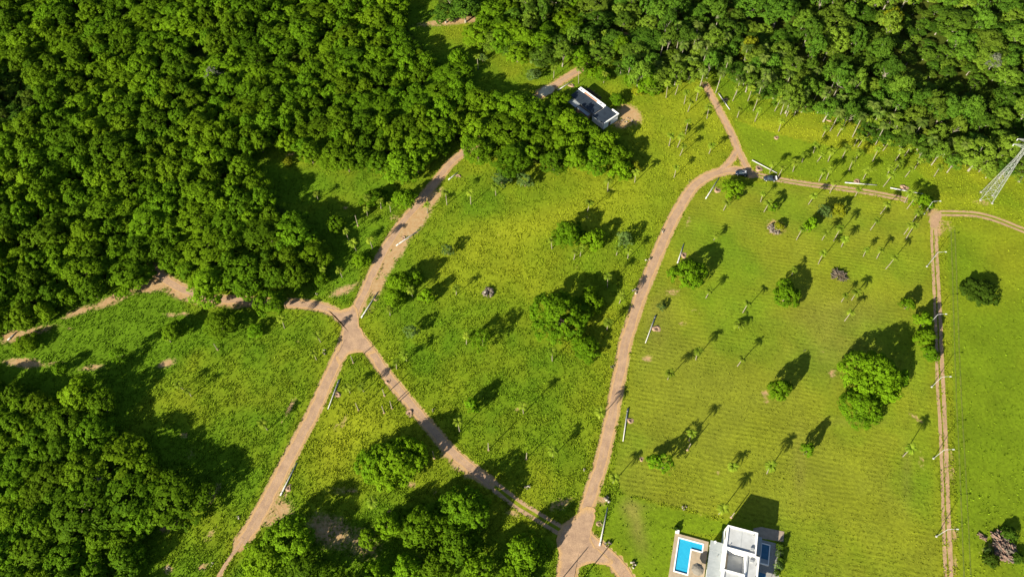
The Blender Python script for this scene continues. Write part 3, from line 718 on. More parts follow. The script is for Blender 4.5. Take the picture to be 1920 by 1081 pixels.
make_kind('big', 3, 8.0, 9.5, 1.2, 'leaf_field', nl=13, rc=.9, nleaf=34, leaf=.54)
make_kind('small', 3, 2.2, 4.2, .5, 'leaf_field', nl=5, rc=.5, nleaf=30, leaf=.38)
make_kind('yellow', 2, 2.2, 4.0, .6, 'leaf_yellow', nl=5, rc=.5, nleaf=26, leaf=.38)
make_kind('pale', 2, 2.2, 4.4, .6, 'leaf_pale', nl=5, rc=.5, nleaf=20, leaf=.36, open_=.25)
make_kind('dark', 2, 4.4, 4.2, .3, 'leaf_dark', nl=8, rc=.8, nleaf=26, leaf=.6)
make_kind('grey', 1, 3.2, 8.5, 2.5, 'leaf_grey', 'pale_bark', nl=6, rc=.7, nleaf=14, leaf=.5, open_=.4)
make_kind('sparse', 2, 4.6, 8.0, 1.5, 'leaf_field', nl=6, rc=.7, nleaf=18, leaf=.5, open_=.45)

def tree(key, loc, rad, h=None, label='', group=None, name='broadleaf_tree', cat='tree', var=None):
    cm, tm, r0, h0 = KIND[key][random.randrange(len(KIND[key])) if var is None else var]
    s = rad / r0
    e = empty(name, loc, random.uniform(0, 6.28), 1.0)
    e.scale = (s, s, (h / h0) if h else s)
    link('crown', cm, e); link('trunk', tm, e)
    return tag(e, label, cat, group)

LONE = []
def tree_px(key, px, py, rpx, label, h=None, **kw):
    """crown centre and crown radius as seen in the photograph"""
    r0, h0 = KIND[key][0][2:]
    rad = rpx * mpp(px, py, 3)
    LONE.append((label, px, py))
    hh = (h or h0 * rad / r0) * .9
    p = G(px, py, hh * .55)
    return tree(key, (p.x, p.y, 0), rad, hh, label, **kw)

# ---- forest: crowns packed side by side
def pack(poly, spacing, n_try, zc, avoid=()):
    P = np.asarray(poly, float)
    lo, hi = P.min(0), P.max(0)
    px = lo[0] + rng.random(n_try) * (hi[0] - lo[0]); py = lo[1] + rng.random(n_try) * (hi[1] - lo[1])
    ok = inside(poly, px, py)
    for a in avoid: ok &= ~inside(a, px, py)
    px, py = px[ok], py[ok]
    pts = np.zeros((0, 2)); sps = np.zeros(0)
    for x, y in zip(px, py):
        g = G(x, y, zc); sp = spacing * random.choice((.6, .75, .9, 1.0, 1.2, 1.5)) * random.uniform(.92, 1.08)
        if len(pts) and np.min(np.hypot(pts[:, 0] - g.x, pts[:, 1] - g.y) - (sps + sp) / 2) < 0: continue
        pts = np.vstack([pts, (g.x, g.y)]); sps = np.append(sps, sp)
    return [(p[0], p[1], s) for p, s in zip(pts, sps)]

HOUSE2_CLEAR = [(1000, 195), (1020, 150), (1090, 118), (1180, 190), (1200, 235), (1150, 250), (1120, 225), (1060, 205)]
FOREST = []
for (x, y, s) in pack(UPPER_LEFT, 6.9, 12000, 6.0, (LEFT_GAP,)): FOREST.append(('forest', x, y, s, 'UL'))
for (x, y, s) in pack(LOWER_LEFT, 7.0, 3000, 6.0): FOREST.append(('forest', x, y, s, 'LL'))
for (x, y, s) in pack(UPPER_RIGHT, 8.2, 12000, 7.0, [GULLY] + GAPS): FOREST.append(('forest' if x < 30 and random.random() < .6 else 'mixed', x, y, s, 'UR'))
# keep the forest road open
nl_ = [(p.x, p.y) for p in gl(NORTH)][::3]
def near_road(x, y): return float(dist_line(nl_, np.array([x]), np.array([y]))[0]) < 3.2 and y > 243 and PX(x, y)[0] < 1085
FOREST = [f for f in FOREST if not near_road(f[1], f[2])]
def in_view(x, y):
    u, v = PX(x, y, 6.0)
    return -20 < u < 1940 and -25 < v < 1105
FOREST.sort(key=lambda f: (not in_view(f[1], f[2]), math.hypot(math.hypot(f[1], f[2]), H)))
print('forest trees', len(FOREST), 'in view', sum(in_view(f[1], f[2]) for f in FOREST))
GRP = {'UL': ('round-crowned tree in the dense forest of the upper left', 'trees of the upper left forest'),
       'LL': ('round-crowned tree in the forest block of the lower left corner', 'trees of the lower left forest'),
       'UR': ('loose-crowned tree in the mixed forest along the upper right', 'trees of the upper right forest')}
far = []
n_ind = 0
INDIV = []
for f in FOREST:
    key, x, y, s, g = f
    rad = s * (.88 if key == 'forest' else .8) * random.uniform(.9, 1.15)
    h = (8.6 + 3.0 * (float(fbm(np.array([x]), np.array([y]), 40, 3)[0]) - .5) * 2 if key == 'forest' else 10.5) * (.72 if g == 'LL' else 1) * (random.uniform(.85, 1.15) if key == 'forest' else random.choice((.62, .8, .8, .95, 1.1, 1.38)) * random.uniform(.92, 1.08))
    if n_ind < 285 and in_view(x, y):
        INDIV.append((tree(key, (x, y, 0), rad, h, GRP[g][0], GRP[g][1]), g)); n_ind += 1
    else:
        far.append((key, x, y, rad, h))

def instancer(name, items, label):
    """the rest of the wood, too many to pick apart: one object"""
    me = bpy.data.meshes.new(name)
    me.from_pydata([(i[1], i[2], 0) for i in items], [], [])
    keys = ['forest', 'mixed']
    kinds = [(k, v) for k in keys for v in range(6)]
    ix = np.array([kinds.index((i[0], random.randrange(6))) for i in items], np.int32)
    sc = np.array([(i[3] / KIND[i[0]][0][2],) * 2 + (i[4] / KIND[i[0]][0][3],) for i in items], np.float32)
    a = me.attributes.new('pick', 'INT', 'POINT'); a.data.foreach_set('value', ix)
    a = me.attributes.new('size', 'FLOAT_VECTOR', 'POINT'); a.data.foreach_set('vector', sc.ravel())
    a = me.attributes.new('turn', 'FLOAT', 'POINT'); a.data.foreach_set('value', rng.random(len(items)).astype(np.float32) * 6.28)
    o = link(name, me)
    gt = bpy.data.node_groups.new(name, 'GeometryNodeTree')
    gt.interface.new_socket('Geometry', in_out='INPUT', socket_type='NodeSocketGeometry')
    gt.interface.new_socket('Geometry', in_out='OUTPUT', socket_type='NodeSocketGeometry')
    gi, go = gt.nodes.new('NodeGroupInput'), gt.nodes.new('NodeGroupOutput')
    L = gt.links.new
    def attr(nm, typ):
        n = gt.nodes.new('GeometryNodeInputNamedAttribute'); n.data_type = typ; n.inputs[0].default_value = nm
        return n.outputs[0]
    cx = gt.nodes.new('ShaderNodeCombineXYZ'); L(attr('turn', 'FLOAT'), cx.inputs[2])
    join = gt.nodes.new('GeometryNodeJoinGeometry')
    by_mesh = {}
    for ob in list(bpy.data.objects):
        if ob.type == 'MESH' and ob.parent and ob.data not in by_mesh: by_mesh[ob.data] = ob
    for w in (0, 1):
        gg = gt.nodes.new('GeometryNodeGeometryToInstance')
        for (k, v) in reversed(kinds):
            oi = gt.nodes.new('GeometryNodeObjectInfo'); oi.transform_space = 'ORIGINAL'
            ob = by_mesh.get(KIND[k][v][w])
            if ob is None: ob = by_mesh[next(KIND[k][q][w] for q in range(6) if KIND[k][q][w] in by_mesh)]
            oi.inputs['Object'].default_value = ob
            oi.inputs['As Instance'].default_value = True
            L(oi.outputs['Geometry'], gg.inputs[0])
        ip = gt.nodes.new('GeometryNodeInstanceOnPoints')
        ip.inputs['Pick Instance'].default_value = True
        mp = gt.nodes.new('GeometryNodeMeshToPoints')
        L(gi.outputs[0], mp.inputs['Mesh']); L(mp.outputs[0], ip.inputs['Points'])
        L(gg.outputs[0], ip.inputs['Instance'])
        L(attr('pick', 'INT'), ip.inputs['Instance Index'])
        L(cx.outputs[0], ip.inputs['Rotation']); L(attr('size', 'FLOAT_VECTOR'), ip.inputs['Scale'])
        L(ip.outputs[0], join.inputs[0])
    L(join.outputs[0], go.inputs[0])
    md = o.modifiers.new('wood', 'NODES'); md.node_group = gt
    return tag(o, label, 'forest', kind='stuff')
for gp in [GULLY, LEFT_GAP] + GAPS:
    for (x, y, s_) in pack(gp, 5.0, 500, 3): far.append(('mixed', x, y, s_ * .78, random.uniform(3.5, 6.0)))
instancer('far_forest', far, 'unbroken forest canopy stretching away at the top')
print('far trees', len(far))

# ---- trees standing by themselves or in small groups
T = tree_px
T('big', 1052, 592, 56, 'largest round green tree in the middle meadow', h=10.5)
T('field', 1106, 566, 24, 'smaller tree touching the right side of the largest meadow tree', h=7.5)
T('field', 1098, 650, 26, 'low tree at the lower right foot of the largest meadow tree', h=5)
T('big', 1640, 700, 54, 'largest tree in the mown field, beside the right-hand track', h=11)
T('big', 1616, 762, 42, 'lower tree joined to the largest mown-field tree', h=8)
T('small', 1690, 708, 17, 'small tree at the right side of the largest mown-field tree', h=5)
T('field', 1474, 553, 26, 'round tree alone in the middle of the mown field', h=7)
T('field', 1461, 731, 21, 'round bright tree with a wide round shadow low in the mown field', h=8.5)
T('field', 1290, 512, 30, 'round tree beside the concrete pole on the curving road', h=8.5)
T('field', 1374, 355, 23, 'bushy tree just below the parked cars', h=6.5)
T('field', 1066, 438, 29, 'dark green tree in the upper part of the middle meadow', h=8)
T('field', 1112, 450, 20, 'brighter tree right of the dark tree in the upper meadow', h=6.5)
T('pale', 1172, 448, 18, 'small loose tree right of the upper meadow trees, near the curving road', h=6)
T('sparse', 905, 634, 25, 'pale loose tree left of the largest meadow tree', h=8.5)
T('small', 884, 757, 14, 'small bright round tree low in the middle meadow', h=6)
T('field', 745, 868, 48, 'broad tree left of the slanting road', h=9)
T('field', 700, 868, 34, 'left half of the tree pair beside the slanting road', h=6.5)
T('field', 770, 842, 24, 'small crown on the roadside edge of the slanting-road trees', h=8)
T('forest', 870, 955, 46, 'dark tree shading the slanting road', h=11)
T('field', 790, 985, 44, 'bright tree in the middle of the bottom thicket', h=8.5)
T('field', 728, 985, 26, 'brightest tree at the left end of the bottom thicket', h=8)
T('small', 692, 1008, 18, 'narrow tree standing off the left end of the bottom thicket', h=6)
T('field', 860, 1020, 40, 'tree at the right of the bottom thicket', h=9)
T('field', 815, 1062, 30, 'tree cut by the bottom edge below the thicket', h=7)
T('field', 900, 1070, 30, 'tree cut by the bottom edge right of the thicket', h=8)
T('field', 984, 1035, 36, 'tree left of the bottom road junction', h=9)
T('field', 968, 1085, 32, 'tree at the bottom edge beside the junction', h=7)
T('forest', 545, 1010, 44, 'tall tree at the end of the lower left road', h=10)
T('forest', 500, 1050, 46, 'tree left of the tall tree at the end of the lower left road', h=9)
T('forest', 580, 1070, 44, 'tree right of the tall tree at the end of the lower left road', h=9.5)
T('forest', 650, 1105, 40, 'tree below the bare brown shade at the bottom edge', h=9)
T('field', 506, 567, 33, 'bright round tree on the dirt road left of the crossroads', h=8)
T('forest', 412, 606, 33, 'dark round tree left of the bright roadside tree', h=8)
T('small', 322, 620, 22, 'small dark tree at the left end of the roadside trees', h=5.5)
T('small', 478, 618, 16, 'low shrub between the roadside trees and the meadow', h=3)
T('sparse', 222, 668, 20, 'thin tree standing in the left meadow', h=7.5)
T('forest', 150, 735, 36, 'tree jutting up at the corner of the lower left forest', h=9)
T('forest', 110, 690, 14, 'small tree at the bare soil of the left edge', h=5)
T('forest', 45, 645, 24, 'bush below the concrete pole on the left edge', h=4)
T('forest', 190, 760, 30, 'second tree jutting from the lower left forest', h=8.5)
T('field', 750, 528, 24, 'loose tree beside the crossroads', h=7.5)
T('small', 740, 556, 18, 'small dark tree below the loose tree at the crossroads', h=5.5)
T('small', 782, 520, 12, 'small tree right of the loose tree at the crossroads', h=6.5)
T('small', 800, 553, 14, 'round shrub in the meadow right of the crossroads', h=6)
T('pale', 772, 622, 14, 'pale shrub in the meadow below the crossroads trees', h=5)
T('pale', 840, 470, 12, 'pale shrub in the upper meadow near the forest road', h=4.5)
T('pale', 940, 335, 22, 'pale loose shrub at the forest edge above the meadow', h=4.5)
T('pale', 985, 340, 16, 'pale green bush under the upper forest edge', h=5.5)
T('field', 1165, 320, 20, 'tree at the tip of the forest tongue', h=7)
T('yellow', 1190, 312, 13, 'yellow-green bush at the tip of the forest tongue', h=4.5)
T('field', 630, 420, 18, 'pale tree in the clearing left of the forest road', h=8)
T('small', 700, 372, 24, 'shrub mass at the forest edge above the clearing', h=5)
T('field', 760, 372, 24, 'dark tree leaning over the forest road', h=8)
T('small', 675, 487, 18, 'shrub on the left bank of the forest road', h=4)
T('small', 604, 520, 15, 'shrub at the forest corner above the crossroads', h=4.5)
T('yellow', 540, 302, 10, 'small yellow shrub in the forest clearing', h=3)
T('small', 1733, 602, 18, 'upper tree of the row beside the right-hand track', h=6)
T('small', 1736, 632, 19, 'middle tree of the row beside the right-hand track', h=6.5)
T('small', 1742, 660, 16, 'lower tree of the row beside the right-hand track', h=5.5)
T('small', 1748, 668, 12, 'lowest shrub of the row beside the right-hand track', h=4)
T('small', 1702, 570, 14, 'dark round shrub left of the tracks-side row', h=5.5)
T('sparse', 1246, 868, 26, 'open tree with a ragged shadow in the lower mown field', h=9)
T('small', 1226, 862, 14, 'thin shrub beside the open tree with the ragged shadow', h=4)
T('small', 1514, 843, 13, 'small dark tree low in the mown field', h=7)
T('dark', 1838, 546, 33, 'dark round bushy tree alone in the right-hand field', h=4.2)
T('yellow', 1573, 393, 13, 'yellow-leaved tree at the top of the mown field', h=5)
T('pale', 1546, 398, 14, 'pale green tree left of the yellow-leaved tree', h=5)
T('small', 1520, 420, 12, 'dark-leaved tree left of the pale tree at the top of the mown field', h=7)
T('small', 1730, 378, 20, 'wide tree at the corner where the right-hand tracks meet', h=6)
T('pale', 1240, 575, 9, 'small dark-stemmed bush beside the concrete pole by the curving road', h=2.2)
T('yellow', 1461, 424, 9, 'small yellow bush on the rock heap in the mown field', h=3)
T('field', 857, 108, 20, 'round tree alone in the upper clearing', h=8)
T('field', 1214, 148, 34, 'dense bright green tree at the forest edge above the palms', h=9)
T('field', 1090, 235, 26, 'tree covering the lower side of the dark-roofed house', h=7)
T('field', 1050, 190, 22, 'tree at the left end of the dark-roofed house', h=7)
T('small', 1158, 185, 14, 'palm-like shrub behind the dark-roofed house', h=5)
T('small', 1450, 388, 8, 'shrub with a dark shadow below the parked pickup', h=5)
T('yellow', 1405, 92, 20, 'yellow-green crown standing out of the upper right forest', h=12)
T('yellow', 1675, 40, 24, 'broad yellow-green crown left of the dark forest gully', h=12)
T('grey', 192, 905, 16, 'bare grey tree in the lower left forest', h=9)
T('grey', 400, 140, 16, 'bare grey crown in the upper left forest', h=9.5)
T('grey', 1862, 118, 14, 'bare pale-branched tree in the upper right forest', h=12)
T('yellow', 1786, 205, 10, 'small yellow tree at the lower edge of the dark gully', h=9)
T('forest', 384, 540, 24, 'tree hanging over the dirt road bend under the forest edge', h=8)
T('forest', 460, 546, 20, 'tree at the forest edge above the shaded dirt road', h=7.5)
T('mixed', 925, 78, 26, 'tree at the left end of the upper clearing fringe', h=8)
T('mixed', 968, 96, 24, 'tree in the fringe above the forest road', h=8.5)
T('pale', 1012, 112, 20, 'pale loose tree in the fringe above the forest road', h=6.5)
T('mixed', 1042, 100, 20, 'taller tree in the fringe above the forest road', h=8.5)
T('pale', 1000, 140, 14, 'pale shrub on the upper bank of the forest road', h=4.5)
T('field', 1130, 140, 16, 'shrub mass above the dark-roofed house', h=5)
T('mixed', 1165, 128, 18, 'tree above the back of the dark-roofed house', h=7)
T('small', 1110, 138, 13, 'round shrub beside the forest road above the dark roof', h=4)
T('yellow', 1195, 172, 10, 'yellow-green shrub between the dark roof and the palms', h=4)
T('pale', 905, 108, 9, 'small pale shrub in the upper clearing', h=4)
for k, (x, y, lab) in enumerate(((1650, 95, 'added shade-tree left of the dark gully, uppermost of its rim'), (1664, 135, 'added shade-tree left of the dark gully, below the uppermost'), (1690, 172, 'added shade-tree at the lower left bend of the dark gully'), (1728, 196, 'added shade-tree under the dark gully, leftmost of three'), (1772, 204, 'added shade-tree under the dark gully, middle of three'), (1818, 206, 'added shade-tree under the dark gully, rightmost of three'), (1668, 52, 'added shade-tree beside the top of the dark gully'))):
    T('mixed', x, y, 24, lab, h=16.5, group='tall trees on the rim of the gully')  # extra tall trees, added to throw shade into the gully
T('field', 1098, 122, 18, 'tree hiding the forest road above the dark-roofed house', h=7)
T('field', 1166, 84, 20, 'tree hiding the far end of the forest road', h=8)
T('field', 700, 1078, 30, 'tree at the bottom edge left of the thicket', h=7)
T('field', 766, 1070, 28, 'tree at the bottom edge below the thicket', h=7.5)
T('small', 1660, 735, 22, 'low bush under the largest mown-field tree', h=4)

# ---- palms
def palm_crown(name, seed, nf, L, mat):
    g = random.Random(seed)
    V, Fc, T_ = [], [], []
    def tri(*p, t):
        o = len(V); V.extend(p); T_.extend([t] * 3); Fc.append((o, o + 1, o + 2))
    for k in range(nf):
        az = 2 * math.pi * (k + g.uniform(-.35, .35)) / nf
        el = g.choice([1.05, .75, .45, .15]) + g.uniform(-.15, .15)
        l = L * g.uniform(.8, 1.1)
        n = 9
        pts = []
        p = Vector((0, 0, 0)); e = el
        for i in range(n + 1):
            pts.append(p.copy())
            p = p + Vector((math.cos(az) * math.cos(e), math.sin(az) * math.cos(e), math.sin(e))) * (l / n)
            e -= .19 + .03 * i * .5
        side = Vector((-math.sin(az), math.cos(az), 0))
        tt = g.uniform(.1, .9)
        for i in range(n):
            a, b2 = pts[i], pts[i + 1]
            f = (i + .5) / n
            w = l * .3 * math.sin(math.pi * min(1, f * .85 + .18)) + .06
            up = Vector((0, 0, .045))
            tri(a - side * .03, b2 - side * .03, (a + b2) / 2 + side * .05 + up, t=tt)
            for sgn in (-1, 1):
                q = a + (b2 - a) * .5
                tip = b2 + side * sgn * w * g.uniform(.8, 1.1) + (b2 - a) * .8 + Vector((0, 0, -w * .45))
                tri(a, b2, tip, t=min(1, max(0, tt + g.uniform(-.25, .25))))
    return mesh_np(name, V, Fc, mat, {'tint': ('FLOAT', T_)})
PALM_C = [palm_crown('crown', 40 + i, 15, 2.3, M['palm']) for i in range(5)]
PALM_F = [palm_crown('crown', 60 + i, 16, 2.9, M['palm_dark']) for i in range(4)]
def palm_trunk(seed, h, r, mat):
    g = random.Random(seed); bx, by = g.uniform(-.35, .35), g.uniform(-.35, .35)
    m = MB(); m.tube([(-bx, -by, -.1), (-bx * .8, -by * .8, h * .12), (-bx * .3, -by * .3, h * .45), (-bx * .05, 0, h * .75), (0, 0, h)], [r * 1.5, r * 1.1, r, r * .85, r * .7], 8)
    return m.mesh('trunk', mat, True)
PALM_T = [palm_trunk(i, 6.0, .13, M['palm_bark']) for i in range(4)]
PALM_T2 = [palm_trunk(20 + i, 9.0, .15, M['pale_bark']) for i in range(3)]
PALMS = []
def palm(px, py, h=5.6, s=1.0, forest=False):
    """px, py: foot of the trunk in the photograph"""
    p = G(px, py); i = len(PALMS)
    e = empty('palm_tree', (p.x, p.y, 0), random.uniform(0, 6.28))
    c = random.choice(PALM_F if forest else PALM_C); t = random.choice(PALM_T2 if forest else PALM_T)
    th = 9.0 if forest else 6.0
    link('trunk', t, e, sc=(1, 1, h / th)); link('crown', c, e, loc=(0, 0, h - .05), sc=s)
    PALMS.append((e, px, py, h, s, forest)); return e
OPEN_PALMS = [(1282, 195, 6.5), (1290, 211, 6), (1324, 221, 6), (1284, 252, 7), (1254, 274, 6.5), (1272, 277, 6.5), (1277, 292, 5.5), (1330, 288, 5), (1264, 331, 5.5), (1189, 342, 6), (1382, 220, 5), (1415, 229, 7), (1458, 247, 6), (1475, 217, 7), (1402, 190, 7), (1375, 190, 7), (1247, 183, 7.5), (1267, 179, 7), (1305, 188, 6.5), (1413, 208, 8), (1454, 209, 7), (1478, 198, 8),
 (1523, 286, 5), (1502, 304, 5), (1485, 321, 5), (1535, 339, 5.5), (1534, 304, 4), (1442, 325, 6), (1459, 334, 6.5), (1542, 257, 5.5), (1570, 256, 5), (1551, 302, 5.5), (1579, 295, 5.5), (1590, 318, 6), (1547, 337, 6.5), (1602, 303, 5.5), (1635, 301, 6.5), (1610, 276, 5), (1601, 273, 4.5), (1618, 335, 5), (1661, 329, 5), (1674, 327, 7), (1658, 351, 7), (1698, 333, 5), (1697, 292, 5), (1679, 302, 6), (1724, 269, 7), (1726, 300, 6), (1714, 317, 5), (1751, 330, 5), (1617, 248, 8), (1555, 362, 6), (1603, 369, 4.5), (1694, 379, 6), (1701, 392, 6.5), (1657, 283, 5), (1632, 252, 7), (1691, 273, 7),
 (1532, 495, 7), (1541, 451, 5), (1576, 462, 5), (1562, 452, 8), (1633, 431, 6), (1617, 480, 4), (1642, 484, 5), (1662, 505, 7.5), (1696, 438, 5), (1696, 448, 9), (1707, 420, 7), (1577, 566, 4.5), (1597, 561, 5), (1585, 600, 5.5), (1652, 402, 6), (1358, 394, 5), (1425, 377, 4.5), (1434, 397, 5.5), (1517, 384, 5.5), (1340, 450, 3.2), (1493, 450, 6.5), (1325, 558, 4.5), (1394, 585, 5.5), (1483, 517, 4), (1251, 713, 5.6), (1303, 672, 5.6), (1384, 687, 5.8), (1290, 826, 6), (1435, 886, 6.2), (1347, 965, 6.6), (1149, 906, 5.4), (1691, 855, 6.6), (1036, 857, 5.2), (980, 776, 6.5), (1123, 785, 5), (703, 951, 5.2),
 (1077, 487, 5), (1156, 479, 4.5), (1176, 485, 5), (1103, 398, 5.5), (857, 552, 4.2), (1137, 537, 6.5), (1138, 618, 5), (773, 557, 5), (733, 592, 4.5), (838, 383, 7), (883, 382, 7), (803, 400, 5.5), (698, 467, 6), (876, 646, 6), (1034, 676, 6.5), (763, 678, 5), (1162, 570, 6), (1088, 481, 5), (654, 452, 6), (666, 470, 5), (641, 520, 5), (610, 519, 4.5), (602, 504, 5.5), (579, 508, 5), (600, 641, 5), (681, 735, 4.5), (593, 673, 4), (929, 366, 5.5), (1138, 358, 6), (1033, 465, 5), (861, 807, 7), (597, 375, 4), (692, 385, 5), (716, 390, 4.5), (733, 396, 4.5), (690, 405, 4.5), (896, 131, 7), (1129, 85, 7), (1108, 105, 7), (1079, 100, 7), (1038, 147, 6), (1166, 116, 6), (1132, 156, 5.5), (1083, 157, 8), (1215, 170, 6), (360, 742, 4), (342, 730, 4), (500, 805, 5), (320, 640, 3), (535, 614, 5.5), (655, 735, 3.5), (745, 690, 4)]
for (x, y, h) in OPEN_PALMS: palm(x, y, h * random.uniform(.93, 1.07), random.uniform(.8, 1.08) * (.85 if h < 4.6 else 1))
palm(1371, 880, 2.6, 1.0); palm(1384, 614, 2.2, 1.25)
BELT = [(1230, 60), (1330, 90), (1450, 120), (1560, 170), (1650, 215), (1750, 270), (1850, 310), (1900, 345), (1800, 320), (1700, 290), (1560, 250), (1460, 215), (1400, 195), (1300, 170), (1220, 150)]
for (x, y, s) in pack(BELT, 5.6, 900, 0.0)[:64]:
    u, v = PX(x, y); palm(u, v, random.uniform(7.5, 11.5), random.uniform(.9, 1.15), True)

# ================================================================== BUILT THINGS
# ---- standing bare posts
POSTS = [(987, 860, 5.2, 'bare grey post standing low in the middle meadow'), (916, 843, 5.6, 'bare grey post left of the one low in the middle meadow'), (814, 858, 5.2, 'bare post on the left bank of the slanting road'), (735, 765, 5.4, 'bare post nearest the slanting road above its tree pair'), (720, 773, 4.8, 'bare post left of the one nearest the slanting road'), (721, 741, 4.8, 'bare post between the two lower left roads, second from the top'), (672, 768, 5.2, 'bare post beside the concrete pole below the crossroads'), (662.5, 680, 5.0, 'bare post on the grass tip below the crossroads'), (671, 423, 6.0, 'bare post in the clearing left of the forest road'), (408, 655, 4, 'bare post in the left meadow below the dark round tree'), (1289, 843, 5.0, 'bare post below a palm in the lower mown field'), (1371, 969, 4.2, 'thin post on the lawn edge behind the white house'), (1086, 1092, 7.0, 'tall post on the grass island at the bottom edge'), (1044, 1096, 6, 'post cut by the bottom edge left of the junction')]
pm_mesh = MB().tube([(0, 0, -.2), (0, 0, .5), (.02, .01, .55), (.03, .02, .96), (.03, .02, 1.0)], [.15, .14, .14, .12, .07], 8).mesh('post', M['palm_bark'])
for (x, y, h, lab) in POSTS:
    p = G(x, y)
    e = empty('wooden_post', (p.x, p.y, 0), random.random() * 6)
    link('shaft', pm_mesh, e, sc=(1, 1, h))
    MB().tube([(0, 0, 0), (0, 0, .18), (0, 0, .22)], [.42, .3, .1], 9).build('footing', M['soil'], e)
    tag(e, lab, 'post', 'bare posts standing in the meadows')

# ---- lamp posts along the right-hand track
def lamp_post(x, y, h, lab, az=0.0):
    p = G(x, y)
    e = empty('lamp_post', (p.x, p.y, 0), az)
    MB().tube([(0, 0, 0), (0, 0, h * .6), (0, 0, h - .4), (.12, 0, h - .1), (.35, 0, h)], [.1, .085, .07, .06, .05], 10).build('pole', M['galv'], e, True)
    MB().tube([(.35, 0, h), (1.5, 0, h + .18), (2.4, 0, h + .22)], [.05, .04, .04], 8).build('arm', M['galv'], e, True)
    m = MB().add([(2.3, -.17, .12), (3.0, -.13, .15), (3.0, .13, .15), (2.3, .17, .12), (2.35, -.12, .3), (2.9, -.09, .29), (2.9, .09, .29), (2.35, .12, .3)], [(3, 2, 1, 0), (4, 5, 6, 7), (0, 1, 5, 4), (1, 2, 6, 5), (2, 3, 7, 6), (3, 0, 4, 7)])
    hd = m.build('lamp_head', M['chrome'], e, loc=(0, 0, h))
    MB().box(2.4, -.11, .105, 2.9, .11, .125).build('lens', M['window'], hd)
    MB().tube([(0, 0, 0), (0, 0, .35), (0, 0, .4)], [.3, .28, .15], 12).build('base', M['concrete_dark'], e)
    tag(e, lab, 'lamp post', 'lamp posts along the right-hand track')
for (x, y, h, lab) in [(1732.5, 401, 7.2, 'lamp post at the corner where the right-hand tracks meet'), (1737.7, 499.6, 8.6, 'lamp post over the right-hand track, second from the corner'), (1740, 610, 7.2, 'lamp post rising out of the tracks-side trees'), (1746.7, 725, 7.1, 'lamp post just below the tracks-side trees'), (1750, 859, 7.1, 'lamp post second from the bottom along the right-hand track'), (1755.4, 1005, 7.0, 'lowest lamp post along the right-hand track')]:
    lamp_post(x, y, h, lab)

# ---- concrete poles lying by the roads, each with its dug hole
def hull_rock(name, seed, mat, n=14):
    g = random.Random(seed); bm = bmesh.new()
    for _ in range(n):
        v = Vector((g.gauss(0, 1), g.gauss(0, 1), g.gauss(0, 1))).normalized() * g.uniform(.8, 1.05)
        bm.verts.new((v.x, v.y * .85, v.z * .7))
    bmesh.ops.convex_hull(bm, input=bm.verts)
    bmesh.ops.recalc_face_normals(bm, faces=bm.faces)
    me = bpy.data.meshes.new(name); bm.to_mesh(me); bm.free(); me.materials.append(mat); return me
ROCK = [hull_rock('rock', 5 + i, M['rock']) for i in range(4)]
ROCKP = [hull_rock('rock', 25 + i, M['rock_pale']) for i in range(3)]
CLOD = [hull_rock('clod', 45 + i, M['soil']) for i in range(3)]

def mound_mesh(seed, rad=1.0, hole=.34, hh=.3, mat=None):
    g = random.Random(seed); V, Fc = [], []
    prof = [(0, .02), (hole * .55, .02), (hole, .12), (hole * 1.5, hh), (.62, hh * .9), (.82, hh * .45), (1.0, .0)]
    n = 22
    ph = [g.uniform(0, 6) for _ in range(4)]
    for j, (r, z) in enumerate(prof):
        for k in range(n):
            a = 2 * math.pi * k / n
            w = 1 + .14 * math.sin(2 * a + ph[0]) + .1 * math.sin(3 * a + ph[1]) + .05 * g.uniform(-1, 1)
            lop = .6 + .5 * math.sin(a + ph[2])
            V.append((r * w * math.cos(a), r * w * math.sin(a), (z * (lop if j > 1 else 1) + (g.uniform(-.03, .03) if 1 < j < 6 else 0)) if j < 6 else -.02))
    for j in range(len(prof) - 1):
        for k in range(n):
            k2 = (k + 1) % n; Fc.append((j * n + k, j * n + k2, (j + 1) * n + k2, (j + 1) * n + k))
    me = mesh_np('spoil', V, Fc, mat or M['soil'], smooth=True); return me
MOUND = [mound_mesh(i) for i in range(5)]
def pit_shade_mesh():
    m = MB(); m.tube([(0, 0, .03), (0, 0, .07)], [.34, .26], 14); return m.mesh('pit_shade', M['dark_tone'])  # flat dark disc: shade down in the hole, put into the colour
PIT_SHADE = pit_shade_mesh()
def dirt_mound(x, y, rpx, lab, group='spoil heaps of the dug pole holes', flat=1.0):
    p = G(x, y); r = rpx * mpp(x, y)
    e = empty('dirt_mound', (p.x, p.y, 0), random.random() * 6.28)
    e.scale = (r, r, r * flat)
    link('spoil', random.choice(MOUND), e); link('pit_shade', PIT_SHADE, e)
    for k in range(5):
        a = random.random() * 6.28; q = random.uniform(.6, 1.15)
        link('clod', random.choice(CLOD), e, loc=(q * math.cos(a), q * math.sin(a), .08), rot=(random.random() * 3, 0, random.random() * 6), sc=random.uniform(.06, .13))
    tag(e, lab, 'dirt mound', group)

